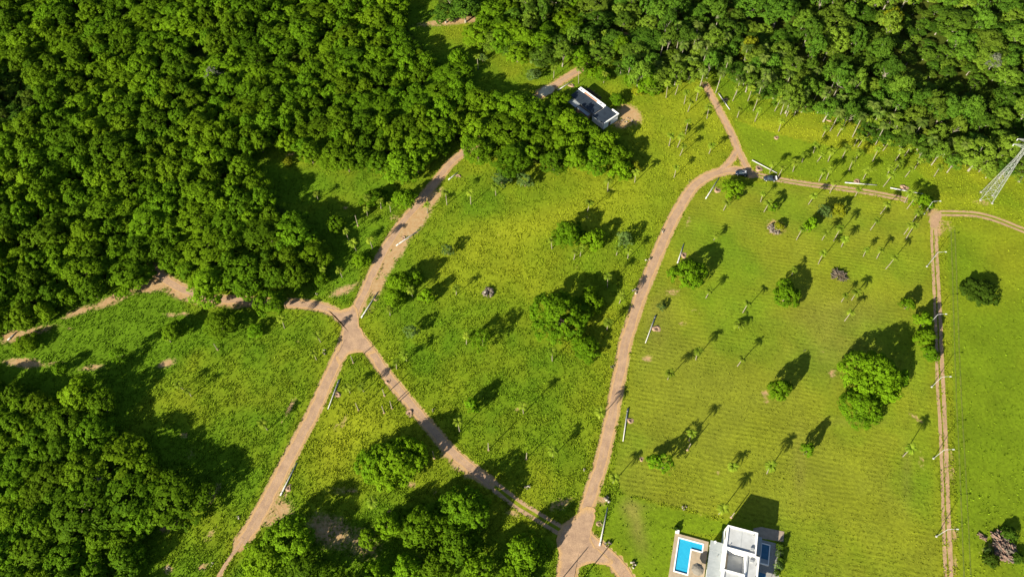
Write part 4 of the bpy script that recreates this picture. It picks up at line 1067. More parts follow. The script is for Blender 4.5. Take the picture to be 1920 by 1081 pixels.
def lying_pole(a, b, lab, r0=.24, r1=.13):
    A, B = G(*a), G(*b)
    d = (B - A); L = d.length
    e = empty('concrete_pole', (A.x, A.y, 0), math.atan2(d.y, d.x))
    n = 16; m = MB()
    ring = lambda x, r, rr=0: [(x, r * math.cos(2 * math.pi * k / n), r * math.sin(2 * math.pi * k / n) + r0 + .02 - (r0 - r) * .9) for k in range(n)]
    V = ring(.35, r0 * .55) + ring(0, r0 * .55) + ring(0, r0) + ring(L * .5, (r0 + r1) / 2) + ring(L, r1) + ring(L, r1 * .5) + ring(L - .3, r1 * .5)
    Fs = [(j * n + k, j * n + (k + 1) % n, (j + 1) * n + (k + 1) % n, (j + 1) * n + k) for j in range(6) for k in range(n)]
    m.add(V, Fs); m.build('shaft', M['concrete'], e, True)
    m = MB(); m.tube([(.9, 0, r0 + .02), (1.15, 0, r0 + .02)], r0 * 1.04, 14); m.build('butt_band', M['concrete_dark'], e)
    m = MB(); m.box(L * .3, -.32, 0, L * .3 + .14, .32, .05); m.build('chock', M['wood_grey'], e)
    m = MB(); m.box(L * .75, -.3, 0, L * .75 + .14, .3, .1); m.build('chock', M['wood_grey'], e)
    tag(e, lab, 'pole', 'concrete poles lying along the roads')
POLES = [((1177, 766), (1168, 827), 'concrete pole lying right of the curving road, below its middle'), ((1124, 1023), (1139, 951), 'concrete pole lying beside the bottom road junction'), ((1229, 592), (1210, 643), 'concrete pole lying by the curving road next to a round earth ring'), ((1270, 494), (1282, 457), 'concrete pole lying by the curving road above the round tree'), ((1323, 373), (1348, 334), 'concrete pole lying at the top bend of the curving road'), ((1410, 301), (1457, 325), 'thick-ended white pole lying just above the parked pickup'), ((1584, 343), (1644, 347.5), 'white pole lying along the track in the middle of the palm lawn'), ((1669, 353), (1730, 364), 'white pole lying under the palm at the right end of the track'), ((1347, 176), (1368, 206), 'concrete pole lying at the upper end of the narrow road'), ((1046, 170), (1074, 151.7), 'concrete pole lying above the dark-roofed house'), ((841, 337.5), (859, 323), 'short concrete pole lying at the mouth of the forest road'), ((743, 461), (787, 431), 'concrete pole lying on the bare verge of the forest road'), ((677.5, 596), (709, 547), 'concrete pole lying just right of the crossroads'), ((636, 712), (615, 767), 'concrete pole lying below the crossroads, beside the lower left road'), ((526, 929), (557, 867), 'concrete pole lying low beside the lower left road'), ((15, 638), (32, 622), 'short concrete pole at the left edge of the picture')]
for a, b, lab in POLES: lying_pole(a, b, lab)
for (x, y, r, lab) in [(1182, 788, 6.5, 'red earth beside the pole below the middle of the curving road'), (1124, 982, 6, 'red earth left of the pole at the bottom junction'), (1231, 616, 8, 'round earth ring with a dark hole by the curving road'), (1282, 478, 6.5, 'red earth beside the pole above the round tree'), (1345, 356, 7, 'red earth beside the pole at the top bend'), (1423, 316, 8, 'red earth beside the thick-ended white pole'), (1607, 340, 7, 'red earth behind the pole of the palm lawn'), (1696, 352, 8, 'red earth behind the pole under the right-hand palm'), (1361, 187, 4.5, 'red earth at the upper end of the narrow road'), (1071, 160, 6, 'red earth at the pole above the dark-roofed house'), (859, 330, 5, 'red earth at the mouth of the forest road'), (757, 446, 4.5, 'red earth under the pole on the bare verge'), (705, 560, 5, 'red earth beside the pole right of the crossroads'), (632, 739, 7, 'red earth beside the pole below the crossroads'), (541, 914, 7, 'red earth beside the low pole of the lower left road'), (768, 774, 8, 'earth ring left of the slanting road where shade begins'), (728, 714, 6, 'earth heap on the left bank of the slanting road'), (1203, 860, 4.5, 'small red earth heap beside the open tree in the mown field'), (1554, 225, 5, 'orange earth heap at the forest edge above the palm lawn'), (1456, 258, 5, 'small earth heap in the lawn right of the narrow road')]:
    dirt_mound(x, y, r, lab)

# ---- stone heaps beside the roads
def rock_pile(x, y, rpx, lab, n=6, pale=.4, brush=0):
    p = G(x, y); r = rpx * mpp(x, y)
    e = empty('rock_pile', (p.x, p.y, 0))
    for k in range(n):
        a = random.random() * 6.28; q = r * math.sqrt(random.random()) * .8
        s = min(.75, r * random.uniform(.2, .4)); z = s * .5 + max(0, (1 - q / r)) * min(r * .35, .5)
        link('rock', random.choice(ROCKP if random.random() < pale else ROCK), e, loc=(q * math.cos(a), q * math.sin(a), z), rot=(random.random(), random.random(), random.random() * 6), sc=s)
    for k in range(brush):
        a = random.random() * 6.28; q = r * random.random() * .7
        v = Vector((math.cos(a + 1), math.sin(a + 1), random.uniform(.1, .7))) * r * random.uniform(.4, .8)
        st = Vector((q * math.cos(a), q * math.sin(a), .15))
        MB().tube([st, st + v * .5 + Vector((0, 0, .1)), st + v], [.1, .08, .03], 5).build('branch', M['wood_grey'], e)
    tag(e, lab, 'rock pile', 'stone heaps beside the roads')
for (x, y, r, lab, n) in [(607, 660, 6, 'dark stone heap just below the crossroads, on its left', 6), (813, 768, 5, 'stone heap on the right bank of the slanting road', 5), (449, 967, 6, 'stone heap near the end of the lower left road', 5), (990, 913, 7, 'pale and dark stone heap in the meadow above the two-rut road', 7), (1095, 881, 5, 'stone heap left of the curving road near its lower end', 5), (1148, 688, 5, 'small white stone heap left of the curving road', 5), (1215, 487, 6, 'stone heap left of the curving road above its middle', 6), (1241, 433, 5.5, 'topmost stone heap left of the curving road', 5), (1189, 547, 7, 'longer stone heap left of the curving road at its bend', 8), (1138, 936, 9, 'rubble heap at the corner of the house lawn', 11), (1139, 1020, 8, 'rubble heap below the pole at the bottom junction', 9), (1185, 1058, 8, 'rubble heap on the house lawn near the bottom edge', 8), (1293, 340, 4, 'small white stone left of the top bend', 3), (594, 550, 4, 'stone left of the crossroads above the shaded road', 3), (397, 1058, 5, 'dark stone at the lower left path', 4), (316, 1066, 6, 'pale flat stones at the bottom left', 5), (1507, 656, 4.5, 'lone pale stone in the mown field', 2), (1409, 326, 3, 'small pale stones between the two parked vehicles', 3), (1283, 952, 6, 'rubble line on the edge of the house lawn', 8), (1310, 342, 0.1, '', 0)]:
    if n: rock_pile(x, y, r, lab, n)
rock_pile(915, 549, 13, 'rock heap with dead branches in the middle meadow', 26, .1, 30)
rock_pile(1452, 430, 15, 'low rock heap under the yellow bush in the mown field', 24, .05, 8)

# ---- branch heap and log heap
def heap(name, piece, x, y, rpx, n, lab, cat, mat, lr=(1.2, 2.6), rr=(.1, .2), hh=1.1, bushes=0):
    p = G(x, y); r = rpx * mpp(x, y)
    e = empty(name, (p.x, p.y, 0))
    me = [MB().tube([(-.5, 0, 0), (-.1, .02 * k, .01), (.5, 0, .03)], [.5, .48, .42], 7).mesh(piece, M[mt]) for k, mt in enumerate(mat)]
    for k in range(n):
        a = random.random() * 6.28; q = r * math.sqrt(random.random()) * .85
        L = random.uniform(*lr); t = random.uniform(*rr)
        z = t + hh * max(0, 1 - (q / r) ** 2) * random.uniform(.2, 1)
        link(piece, random.choice(me), e, loc=(q * math.cos(a), q * math.sin(a), z), rot=(0, random.gauss(0, .25), random.gauss(-.7, .7)), sc=(L, t * 2, t * 2))
    return e, r, tag(e, lab, cat)
heap('branch_heap', 'branch', 1572, 517, 15, 70, 'round heap of dark cut branches in the mown field', 'branch heap', ('wood_grey', 'wood_grey', 'bark'), (1.5, 3.2), (.06, .14), 1.3)
heap('log_heap', 'log', 1884, 1032, 24, 170, 'heap of brown logs near the bottom right corner', 'log heap', ('wood', 'wood', 'wood_grey'), (.8, 2.2), (.14, .3), 1.5)
heap('log_heap', 'log', 1872, 1008, 15, 36, 'smaller heap of logs at the upper end of the big log heap', 'log heap', ('wood', 'wood_grey', 'wood'), (.9, 2.4), (.14, .26), 1.0)
heap('log_heap', 'log', 1841, 1006, 7, 9, 'few logs lying left of the big log heap', 'log heap', ('wood', 'wood'), (1.0, 2.0), (.14, .22), .4)
T('dark', 1858, 1048, 15, 'dark bush at the left foot of the log heap', h=2.4, name='bush', cat='bush')
T('dark', 1893, 1000, 16, 'dark weeds behind the log heap', h=2.6, name='bush', cat='bush')
T('pale', 1853, 1032, 8, 'pale plant left of the log heap', h=2.0, name='bush', cat='bush')
T('dark', 1908, 1045, 12, 'dark weeds right of the log heap', h=2.0, name='bush', cat='bush')
heap('branch_heap', 'branch', 1840, 557, 10, 26, 'brown branches caught under the dark round tree of the right-hand field', 'branch heap', ('wood', 'bark'), (1.0, 2.2), (.08, .16), 3.6)

# ---- lattice tower
def tower():
    e = empty('lattice_tower', (180.2, 188.6, 0), R(-22))
    hb, ht, Ht = 2.1, .55, 31.0
    w = lambda z: hb + (ht - hb) * min(1, z / 22.0)
    lv = [0, 3.2, 6.2, 9.0, 11.6, 14.0, 16.2, 18.2, 20.2, 22.0, 25.0, 28.0, Ht]
    cor = lambda k, z: Vector(((1, 1, -1, -1)[k] * w(z), (1, -1, -1, 1)[k] * w(z), z))
    for k in range(4):
        MB().tube([cor(k, z) for z in lv], [.085] * 6 + [.065] * 7, 6).build('leg', M['lattice'], e)
        MB().box(-.35, -.35, 0, .35, .35, .3).build('footing', M['concrete_dark'], e, loc=tuple(cor(k, 0)))
    for i in range(len(lv) - 1):
        for k in range(4):
            k2 = (k + 1) % 4
            MB().tube([cor(k, lv[i]), cor(k2, lv[i + 1])], .032, 5).build('brace', M['lattice'], e)
            MB().tube([cor(k2, lv[i]), cor(k, lv[i + 1])], .032, 5).build('brace', M['lattice'], e)
            if i: MB().tube([cor(k, lv[i]), cor(k2, lv[i])], .035, 5).build('strut', M['lattice'], e)
    for z in (26.6, 29.2):
        for s in (-1, 1):
            m = MB()
            for dy in (-.5, .5):
                m.tube([(s * .5, dy, z), (s * 4.2, 0, z + .5)], .06, 5); m.tube([(s * .5, dy, z + 1.1), (s * 4.2, 0, z + .5)], .05, 5)
            for t in (.3, .6):
                m.tube([(s * (.5 + 3.7 * t), -.5 * (1 - t), z + .5 * t), (s * (.5 + 3.7 * t), .5 * (1 - t), z + .5 * t)], .04, 4)
            m.build('crossarm', M['lattice'], e)
            MB().tube([(s * 4.1, 0, z + .5), (s * 4.1, 0, z + .3), (s * 4.1, 0, z - .1), (s * 4.1, 0, z - .5)], [.04, .12, .12, .04], 8).build('insulator', M['white'], e)
    MB().tube([(0, 0, Ht - .5), (0, 0, Ht + 1.2)], [.12, .03], 6).build('peak', M['lattice'], e)
    tag(e, 'pale steel lattice power tower at the right edge', 'tower')
tower()

# ---- white house with pool (local axes: u along its long roof edge, v away from the camera)
def white_house():
    e = empty('white_house', (60.71, 63.25, 0), R(-15.4))
    def parapet(u0, v0, u1, v1, z, hgt=.45, t=.32, name='parapet'):
        m = MB()
        m.box(u0, v1 - t, z, u1, v1, z + hgt); m.box(u0, v0, z, u1, v0 + t, z + hgt)
        m.box(u0, v0 + t, z, u0 + t, v1 - t, z + hgt); m.box(u1 - t, v0 + t, z, u1, v1 - t, z + hgt)
        return m.build(name, M['white'], e)
    def block(u0, v0, u1, v1, z, mat, par=True, name='roof'):
        MB().box(u0 + .003, v0 + .003, -.3, u1 - .003, v1 - .003, z - .2).build('wall', M['white'], e)
        r = MB().box(u0 + .1, v0 + .1, z - .2, u1 - .1, v1 - .1, z + (0 if par else .12)).build(name, M[mat], e)
        if par: parapet(u0, v0, u1, v1, z - .2, .62)
        return r
    r = block(0, -6.4, 8.35, 0, 5.9, 'roof_white')
    MB().box(4.1, -6.2, 5.9, 4.16, -.3, 5.94).build('seam', M['roof_grey'], r)
    block(6.05, -15.5, 9.45, -6.42, 5.45, 'roof_white')
    block(.2, -20, 5.9, -12.3, 5.9, 'roof_white')
    # sunken terrace between the blocks
    MB().box(.2, -12.28, -.3, 6.03, -6.42, 2.9).build('wall', M['white'], e)
    MB().box(.5, -12.2, 2.9, 5.75, -6.7, 3.0).build('terrace_floor', M['roof_white'], e)
    m = MB(); m.box(.2, -12.28, 2.9, .5, -6.42, 6.1); m.box(5.72, -12.2, 2.9, 6.02, -6.44, 6.1); m.box(.5, -6.72, 2.9, 5.72, -6.43, 6.1)
    m.build('terrace_wall', M['white'], e)
    MB().box(.52, -12.1, 3.0, 1.6, -6.9, 3.05).build('terrace_strip', M['deck'], e)
    # low wing
    MB().box(-3.2, -19, -.3, .19, -4.9, 3.0).build('wall', M['white'], e)
    lw = MB().box(-3.6, -19.5, 3.0, .18, -4.5, 3.22).build('roof', M['roof_grey'], e)
    m = MB()
    for k in range(5): m.box(-3.55, -7.2 - 2.4 * k, 3.221, .1, -7.16 - 2.4 * k, 3.245)
    m.build('seam', M['roof_white'], lw)
    MB().box(-.15, -12, 3.22, .19, -4.6, 3.6).build('gutter_wall', M['white'], e)
    ch = MB().box(-2.6, -4.9, 3.22, -2.2, -4.55, 3.9).build('vent', M['white'], e)
    # right-hand canopies
    MB().box(8.9, -4.9, 2.8, 10.35, .2, 2.95).build('canopy', M['roof_grey'], e)
    for (u, v) in ((10.2, -4.7), (10.2, 0)): MB().tube([(u, v, 0), (u, v, 2.8)], .06, 6).build('canopy_post', M['galv'], e)
    MB().box(9.5, -13.5, 2.6, 12.3, -9.5, 2.72).build('glass_canopy', M['water_deep'], e)
    for (u, v) in ((12.2, -13.4), (12.2, -9.6)): MB().tube([(u, v, 0), (u, v, 2.6)], .06, 6).build('canopy_post', M['galv'], e)
    # openings
    def win(u0, v0, u1, v1, z0, z1):
        w = MB().box(u0, v0, z0, u1, v1, z1).build('window', M['window'], e)
        m = MB(); 
        if abs(u1 - u0) > abs(v1 - v0):
            m.box(u0 - .06, v0 - .02, z0 - .06, u0, v1 + .02, z1 + .06); m.box(u1, v0 - .02, z0 - .06, u1 + .06, v1 + .02, z1 + .06); m.box(u0, v0 - .02, z1, u1, v1 + .02, z1 + .06)
        else:
            m.box(u0 - .02, v0 - .06, z0 - .06, u1 + .02, v0, z1 + .06); m.box(u0 - .02, v1, z0 - .06, u1 + .02, v1 + .06, z1 + .06); m.box(u0 - .02, v0, z1, u1 + .02, v1, z1 + .06)
        m.build('frame', M['concrete_dark'], w)
    win(1, -.03, 3, .03, 3.6, 5.0); win(4.6, -.03, 7.2, .03, 3.6, 5.0); win(1, -.03, 2.6, .03, .9, 2.2); win(-.03, -3.6, .03, -1, 3.6, 5.0)
    win(8.32, -4, 8.38, -1.4, 3.5, 5.0); win(9.42, -9, 9.48, -7.2, 3.4, 4.8); win(-3.23, -8.2, -3.17, -5.6, .4, 2.5); win(-3.23, -12, -3.17, -9.2, .4, 2.5)
    for k, (u, v, z) in enumerate(((1.2, -5.4, 5.9), (7.3, -1.0, 5.9), (8.6, -9.0, 5.45), (8.6, -12.5, 5.45), (-1.4, -8.6, 3.22), (-1.0, -15.0, 3.22))):
        MB().tube([(u, v, z), (u, v, z + .35), (u, v, z + .4)], [.09, .09, .16], 8).build('vent_pipe', M['concrete_dark'], e)
    for (u, v, z) in ((6.7, -5.3, 5.9), (7.0, -8.4, 5.45)):
        MB().box(u, v, z, u + .9, v + .7, z + .55).build('air_conditioner', M['galv'], e)
    tag(e, 'white flat-roofed modern house beside a blue pool', 'house')
    ou, ov = math.cos(R(-15.4)), math.sin(R(-15.4))
    W = lambda u, v, z=0: (60.71 + u * ou - v * ov, 63.25 + u * ov + v * ou, z)
    # pool deck and pool
    p = empty('swimming_pool', (60.71, 63.25, 0), R(-15.4))
    m = MB()
    D0 = .42
    m.box(-13.2, -18, -.1, -11.9, -4.2, D0); m.box(-11.9, -5.4, -.1, -3.62, -4.2, D0); m.box(-5.15, -7.5, -.1, -3.62, -5.4, D0); m.box(-8.0, -18, -.1, -3.62, -7.5, D0); m.box(-11.9, -18, -.1, -8.0, -14.7, D0)
    m.build('deck', M['deck'], p)
    m = MB(); t = .34; z = D0 + .003; zz = D0 + .05
    for (a, b, c2, d2) in ((-12.2, -15.0, -11.86, -5.1), (-11.86, -5.44, -4.85, -5.1), (-5.19, -7.8, -4.85, -5.44), (-8.34, -7.8, -5.19, -7.46), (-8.34, -15.0, -8.0, -7.8), (-11.86, -15.0, -8.34, -14.66)):
        m.box(a, b, z, c2, d2, zz)
    m.build('coping', M['white'], p)
    MB().prism([(-11.9, -14.7), (-8.0, -14.7), (-8.0, -7.5), (-5.15, -7.5), (-5.15, -5.4), (-11.9, -5.4)], .05, .18).build('water', M['water'], p)
    m = MB(); m.box(-11.5, -14.5, .182, -8.4, -13.4, .20); m.build('step', M['water'], p)
    MB().box(-13.2, -4.19, 0, -12.2, -3.3, .9).build('planter', M['white'], p)
    tag(p, 'L-shaped blue swimming pool with sandstone deck left of the white house', 'pool')
    # parasol
    q = empty('parasol', W(-6.0, -13.2, D0), 0)
    V = [(0, 0, 2.75)]; n = 8
    for r, zz in ((.9, 2.55), (1.75, 2.2)):
        for k in range(n): V.append((r * math.cos(2 * math.pi * k / n), r * math.sin(2 * math.pi * k / n), zz))
    for k in range(n): V.append((1.75 * math.cos(2 * math.pi * k / n), 1.75 * math.sin(2 * math.pi * k / n), 2.02))
    Fs = [(0, 1 + k, 1 + (k + 1) % n) for k in range(n)] + [(1 + j * n + k, 1 + (j + 1) * n + k, 1 + (j + 1) * n + (k + 1) % n, 1 + j * n + (k + 1) % n) for j in (0, 1) for k in range(n)]
    MB().add(V, Fs).build('canopy', M['parasol'], q)
    MB().tube([(0, 0, 0), (0, 0, 2.8), (0, 0, 2.95)], [.04, .04, .01], 8).build('pole', M['galv'], q)
    MB().tube([(0, 0, 0), (0, 0, .1)], [.4, .36], 12).build('base', M['concrete_dark'], q)
    tag(q, 'taupe parasol on the pool deck', 'parasol')
    # spa
    s = empty('spa_pool', W(0, 0), R(-15.4))
    m = MB()
    for (a, b, c2, d2) in ((10.75, -6.4, 11.0, -.5), (13.1, -6.4, 13.35, -.5), (11.0, -.75, 13.1, -.5), (11.0, -6.4, 13.1, -6.15)): m.box(a, b, 0, c2, d2, .75)
    m.build('rim', M['white'], s)
    MB().box(11.0, -6.15, 0, 13.1, -.75, .55).build('water', M['water_deep'], s)
    MB().box(11.01, -6.14, .56, 13.09, -4.9, .60).build('step', M['roof_grey'], s)
    tag(s, 'narrow dark blue spa pool right of the white house', 'pool')
    pt = MB().prism([(8.4, .6), (17.0, 1.6), (17.0, 4.6), (10.5, 4.2), (8.4, 3.2)], .0, .06).build('patio', M['patio'], None, loc=W(0, 0), rot=(0, 0, R(-15.4)))
    tag(pt, 'brown paved patio behind the white house', kind='structure')
    sp = MB().box(9.46, -20, 0, 16.5, .59, .045).build('side_yard', M['concrete_dark'], None, loc=W(0, 0), rot=(0, 0, R(-15.4)))
    tag(sp, 'grey paved side yard right of the white house', kind='structure')
    for k, (u, v, kind, r) in enumerate(((16.0, -.3, 'dark', 1.2), (15.9, -2.2, 'pale', 1.1), (16.4, -3.9, 'dark', 1.1), (15.8, -5.9, 'pale', 1.2), (15.7, -7.6, 'dark', 1.0), (-13.1, -2.9, 'dark', .8))):
        tree(kind, W(u, v), r, r * 1.5, ('topmost bush of the bed right of the spa pool', 'pale bush second in the bed right of the spa pool', 'dark bush third in the bed right of the spa pool', 'pale bush fourth in the bed right of the spa pool', 'lowest bush of the bed right of the spa pool', 'small bush at the corner of the pool deck')[k], 'bushes around the white house', 'bush', 'bush')
white_house()

# ---- dark-roofed house at the forest edge
def dark_house():
    e = empty('dark_roofed_house', (29.05, 245.86, 0), R(-48.6))
    MB().box(.2, -6.5, -.2, 14.0, -.2, 3.19).build('wall', M['concrete_dark'], e)
    MB().box(.2, -1.7, 3.19, 14.0, -.2, 3.4).build('wall', M['white'], e)
    r = MB().add([(.1, -1.71, 3.75), (14.4, -1.71, 3.75), (14.1, -7.4, 3.4), (.3, -6.6, 3.4), (.1, -1.71, 3.55), (14.4, -1.71, 3.55), (14.1, -7.4, 3.2), (.3, -6.6, 3.2)], [(3, 2, 1, 0), (4, 5, 6, 7), (0, 1, 5, 4), (1, 2, 6, 5), (2, 3, 7, 6), (3, 0, 4, 7)]).build('roof', M['roof_dark'], e)
    m = MB()
    for k in range(13): m.add([(1.2 + k * 1.0, -2.3, 3.76), (1.26 + k * 1.0, -2.3, 3.76), (1.26 + k * 1.0, -6.6, 3.46), (1.2 + k * 1.0, -6.6, 3.46), (1.23 + k, -2.3, 3.83), (1.23 + k, -6.6, 3.53)], [(0, 1, 4), (3, 5, 2), (0, 4, 5, 3), (1, 2, 5, 4)])
    m.build('seam', M['roof_dark'], r)
    m = MB(); m.box(-.1, -.7, 3.4, 14.6, -.3, 4.1); m.box(-.1, -1.7, 3.4, 3.2, -.7, 3.95); m.box(10.6, -1.7, 3.4, 14.6, -.7, 3.95); m.build('parapet', M['white'], e)
    MB().box(3.21, -1.6, 3.4, 10.59, -.71, 3.88).build('roof_box', M['brick'], e)
    for u in (1.2, 12.6): MB().tube([(u, -1.2, 3.951), (u, -1.2, 4.1)], [.3, .3], 10).build('water_outlet', M['window'], e)
    MB().box(1.6, -9.6, 2.7, 6.4, -6.8, 2.9).build('carport_roof', M['roof_grey'], e)
    for (u, v) in ((1.8, -9.4), (6.2, -9.4)): MB().tube([(u, v, 0), (u, v, 2.7)], .08, 6).build('carport_post', M['galv'], e)
    MB().box(6.42, -9.0, 2.3, 13.0, -7.42, 2.5).build('lean_to_roof', M['roof_grey'], e)
    MB().box(6.5, -8.9, -.2, 12.9, -7.43, 2.29).build('wall', M['brick'], e)
    MB().box(14.41, -7.8, -.2, 21.0, .4, 3.1).build('wall', M['white'], e)
    MB().box(14.6, -8.0, 3.1, 20.9, .2, 3.3).build('roof', M['roof_dark'], e)
    m = MB(); m.box(20.9, -8.0, 3.1, 21.3, .6, 3.7); m.box(17.6, .21, 3.1, 20.9, .6, 3.7); m.build('parapet', M['white'], e)
    for (u, v0) in ((16.0, -.0), (18.8, 0)):
        w = MB().box(u, .4, .9, u + 1.4, .44, 2.2).build('window', M['window'], e)
        MB().box(u - .08, .38, 2.2, u + 1.48, .46, 2.28).build('frame', M['concrete_dark'], w)
    for u in (2.0, 6.0, 10.0):
        w = MB().box(u, -.2, 1.0, u + 1.6, -.16, 2.3).build('window', M['window'], e)
        MB().box(u - .08, -.22, 2.3, u + 1.68, -.14, 2.38).build('frame', M['concrete_dark'], w)
    MB().box(20.99, -5.0, 0, 21.04, -3.8, 2.1).build('door', M['wood'], e)
    tag(e, 'dark-roofed white house half hidden by the forest edge', 'house')
    o, s_ = math.cos(R(-48.6)), math.sin(R(-48.6))
    W = lambda u, v, z=0: (29.05 + u * o - v * s_, 245.86 + u * s_ + v * o, z)
    for k in range(4):
        q = W(22.5 + k * .9, 2 + (k % 2) * 2.2)
        x, y = PX(q[0], q[1]); rock_pile(x, y, 4, ('earth and stone pile nearest the corner of the dark-roofed house', 'second building rubble pile by the dark-roofed house', 'third building rubble pile by the dark-roofed house', 'outermost building rubble pile by the dark-roofed house')[k], 6, .3)
    t = MB().box(-.9, 1.0, 0, 7.5, 5.0, .05).build('back_yard', M['dark_tone'], None, loc=W(0, 0), rot=(0, 0, R(-48.6)))  # flat dark brown sheet behind the house
    tag(t, 'dark brown strip behind the dark-roofed house', kind='structure')
    wt = empty('water_tank', W(16.6, 2.2))
    MB().tube([(0, 0, 0), (0, 0, .1), (0, 0, 1.2), (0, 0, 1.4), (0, 0, 1.45)], [.7, .75, .75, .5, .2], 14).build('tank', M['white'], wt, True)
    MB().tube([(0, 0, 1.44), (0, 0, 1.54)], [.22, .2], 10).build('lid', M['concrete_dark'], wt)
    tag(wt, 'small white tank behind the corner of the dark-roofed house', 'tank')
dark_house()

# ---- vehicles
def wheel(parent, x, y):
    w = MB().tube([(x, y - .12, .34), (x, y + .12, .34)], .34, 16).build('wheel', M['rubber'], parent)
    s = 1 if y > 0 else -1
    MB().tube([(x, y + s * .121, .34), (x, y + s * .135, .34)], .2, 12).build('rim', M['chrome'], w)

def loft(secs, name, mat, parent):
    """secs: list of closed rings with equal point count along the car"""
    n = len(secs[0]); V = [p for s in secs for p in s]; m = MB()
    Fs = [(j * n + k, j * n + (k + 1) % n, (j + 1) * n + (k + 1) % n, (j + 1) * n + k) for j in range(len(secs) - 1) for k in range(n)]
    Fs += [tuple(range(n - 1, -1, -1)), tuple((len(secs) - 1) * n + k for k in range(n))]
    m.add(V, Fs); return m.build(name, mat, parent, True)

def ring(x, w, z0, z1, tw=.9):
    return [(x, -w, z0), (x, -w * 1.02, (z0 + z1) / 2), (x, -w * tw, z1 - .06), (x, -w * tw * .9, z1), (x, w * tw * .9, z1), (x, w * tw, z1 - .06), (x, w * 1.02, (z0 + z1) / 2), (x, w, z0)]

def vehicle(kind, px, py, az, lab):
    p = G(px, py)
    e = empty('parked_car' if kind == 'suv' else 'pickup_truck', (p.x, p.y, .03), az)
    paint = M['carpaint'] if kind == 'suv' else M['carpaint2']
    if kind == 'suv':
        loft([ring(-2.3, .78, .35, .95), ring(-2.15, .9, .28, 1.05), ring(-1.2, .93, .25, 1.08), ring(.6, .93, .25, 1.06), ring(1.6, .92, .25, 1.0), ring(2.2, .84, .28, .85), ring(2.35, .7, .35, .7)], 'body', paint, e)
        loft([ring(-2.1, .8, 1.0, 1.2, .85), ring(-1.75, .82, 1.0, 1.62, .78), ring(-.9, .84, 1.0, 1.7, .78), ring(.1, .84, 1.0, 1.66, .78), ring(.75, .82, 1.0, 1.25, .85), ring(1.1, .8, .98, 1.06, .9)], 'glasshouse', M['window'], e)
        MB().prism([(-1.75, -.6), (.12, -.6), (.12, .6), (-1.75, .6)], 1.68, 1.72).build('roof_panel', paint, e)
        for s in (-1, 1): MB().box(-1.6, s * .62 - .03, 1.72, 0, s * .62 + .03, 1.77).build('roof_rail', M['chrome'], e)
        for x in (-1.42, 1.42):
            for s in (-1, 1): wheel(e, x, s * .84)
        MB().box(-1.45, -.4, 1.721, -.9, .4, 1.735).build('sunroof', M['chrome'], e)
    else:
        loft([ring(-2.5, .84, .4, 1.0, .98), ring(-2.4, .9, .35, 1.05, .98), ring(.1, .92, .3, 1.06, .96), ring(1.6, .9, .3, 1.02), ring(2.3, .84, .32, .92), ring(2.45, .74, .4, .75)], 'body', paint, e)
        loft([ring(-.85, .82, 1.0, 1.1, .9), ring(-.7, .82, 1.0, 1.7, .8), ring(.5, .82, 1.0, 1.68, .8), ring(1.15, .8, 1.0, 1.1, .9)], 'glasshouse', M['window'], e)
        MB().prism([(-.7, -.62), (.5, -.62), (.5, .62), (-.7, .62)], 1.69, 1.73).build('roof_panel', paint, e)
        MB().box(-2.35, -.72, 1.0, -.95, .72, 1.075).build('cargo_bed', M['rubber'], e)
        m = MB(); m.box(-2.45, -.9, 1.07, -2.2, .9, 1.5); m.box(-2.2, -.9, 1.3, -1.9, .9, 1.36); m.build('tailgate_rack', M['chrome'], e)
        for x in (-1.5, 1.5):
            for s in (-1, 1): wheel(e, x, s * .84)
    for s in (-1, 1):
        MB().box(2.2, s * .6 - .16, .66, 2.36, s * .6 + .16, .8).build('headlight', M['chrome'], e)
        MB().box(-2.36 if kind == 'suv' else -2.53, s * .7 - .1, .75, -2.25, s * .7 + .1, .95).build('tail_light', M['red_lens'], e)
        MB().box(.55, s * .98 - .1, 1.05, .72, s * .98 + .1, 1.2).build('mirror', paint, e)
    tag(e, lab, 'car' if kind == 'suv' else 'pickup')
vehicle('suv', 1390, 327, R(168), 'dark blue car parked at the fork in the shade of a tree')
vehicle('pickup', 1443, 337, R(176), 'dark pickup parked on the track below the thick-ended pole')

# each palm is named by the landmark it stands nearest to
LAND = [('the white house with the pool', 1400, 1010), ('the dark-roofed house', 1115, 190), ('the lattice tower', 1850, 374), ('the parked pickup', 1443, 335), ('the parked car with the pale windows', 1388, 325), ('the largest tree in the middle meadow', 1052, 610), ('the largest tree in the mown field', 1640, 730), ('the yellow-leaved tree', 1573, 400), ('the branch heap in the mown field', 1572, 520), ('the crossroads', 656, 612), ('the bottom road junction', 1085, 1010), ('the grass triangle at the upper fork', 1380, 305), ('the pale gravel patch', 1025, 170), ('the lone tree in the upper clearing', 857, 115), ('the rock heap in the middle meadow', 915, 550), ('the tip of the forest tongue', 1180, 320), ('the corner of the right-hand tracks', 1750, 410), ('the round tree by the curving road', 1290, 520), ('the rock heap with the yellow bush', 1455, 425), ('the lone round tree in the mown field', 1474, 560), ('the upper meadow trees', 1085, 450), ('the mouth of the forest road', 845, 315), ('the dark round tree of the right-hand field', 1838, 555), ('the log heap', 1870, 1030), ('the tree left of the slanting road', 745, 890), ('the bright roadside tree left of the crossroads', 506, 585), ('the white pole above the right-hand track, nearest the tower', 1700, 358), ('the concrete pole lying below the grass triangle', 1336, 354), ('the small bright round tree', 884, 770), ('the low mown-field tree with the wide shadow', 1461, 745), ('the road end at the palms', 1333, 176), ('the white pole in the middle of the palm lawn', 1614, 345)]
ORD = ['nearest', 'second nearest', 'third nearest', 'fourth nearest', 'fifth nearest', 'sixth nearest', 'seventh nearest']
LAND += [('the ' + l, (a[0] + b[0]) / 2, (a[1] + b[1]) / 2) for (a, b, l) in POLES if len(l.split()) < 12]
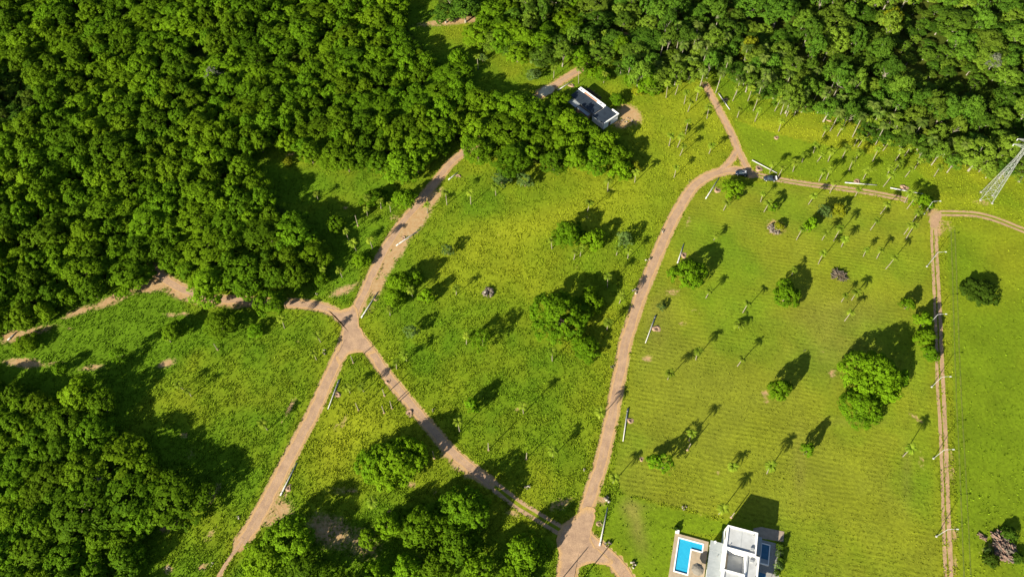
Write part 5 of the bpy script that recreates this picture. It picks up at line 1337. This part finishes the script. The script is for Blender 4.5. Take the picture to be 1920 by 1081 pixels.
LAND += [('the ' + l, x, y) for (x, y, h, l) in POSTS if len(l.split()) < 12]
LAND += [('the ' + l, x, y + 8) for (l, x, y) in LONE if len(l.split()) < 11]
cand = []
for li, (nm, lx, ly) in enumerate(LAND):
    g = G(lx, ly)
    ds = sorted((math.hypot(e.location.x - g.x, e.location.y - g.y), i) for i, (e, *_r) in enumerate(PALMS))
    for k, (dd, i) in enumerate(ds[:7]): cand.append((k, dd, i, li))
done = {}
for k, dd, i, li in sorted(cand):
    if i in done: continue
    done[i] = '%s palm to %s' % (ORD[k], LAND[li][0])
for i, (e, px, py, h, s, fo) in enumerate(PALMS):
    if i in done and not fo: tag(e, done[i], 'palm', 'palms dotted over the open ground')
    elif fo: tag(e, 'tall slim palm crowded into the palm belt along the forest', 'palm', 'palms of the belt below the upper right forest')
    else: tag(e, 'slender pale-trunked palm scattered on the open grass', 'palm', 'palms dotted over the open ground')


# forest trees that stand next to something one can find are named by it
EDGE = [l for l in LAND[:32] if l[0] in ('the dark-roofed house', 'the pale gravel patch', 'the lone tree in the upper clearing', 'the tip of the forest tongue', 'the mouth of the forest road', 'the crossroads', 'the bright roadside tree left of the crossroads', 'the road end at the palms', 'the lattice tower')]
EDGE += [('the bare grey crown in the upper left forest', 400, 140), ('the bare grey tree in the lower left forest', 192, 905), ('the short pole at the left edge', 24, 630), ('the bare soil bend under the forest edge', 300, 512), ('the inner end of the forest clearing', 500, 300), ('the yellow shrub in the forest clearing', 540, 305), ('the pale tree in the clearing', 630, 425), ('the thin tree of the left meadow', 222, 675), ('the dark round tree left of the roadside tree', 412, 612), ('the small dark tree of the left meadow', 322, 625), ('the bare pale-branched tree', 1862, 118)]
cand = []
for li, (nm, lx, ly) in enumerate(EDGE):
    g = G(lx, ly)
    ds = sorted((math.hypot(e.location.x - g.x, e.location.y - g.y), i) for i, (e, rg_) in enumerate(INDIV))
    for k, (dd, i) in enumerate(ds[:7]):
        if dd < 34: cand.append((k, dd, i, li))
done = {}
for k, dd, i, li in sorted(cand):
    if i in done: continue
    done[i] = '%s forest tree to %s' % (ORD[k], EDGE[li][0])
    INDIV[i][0]['label'] = done[i]
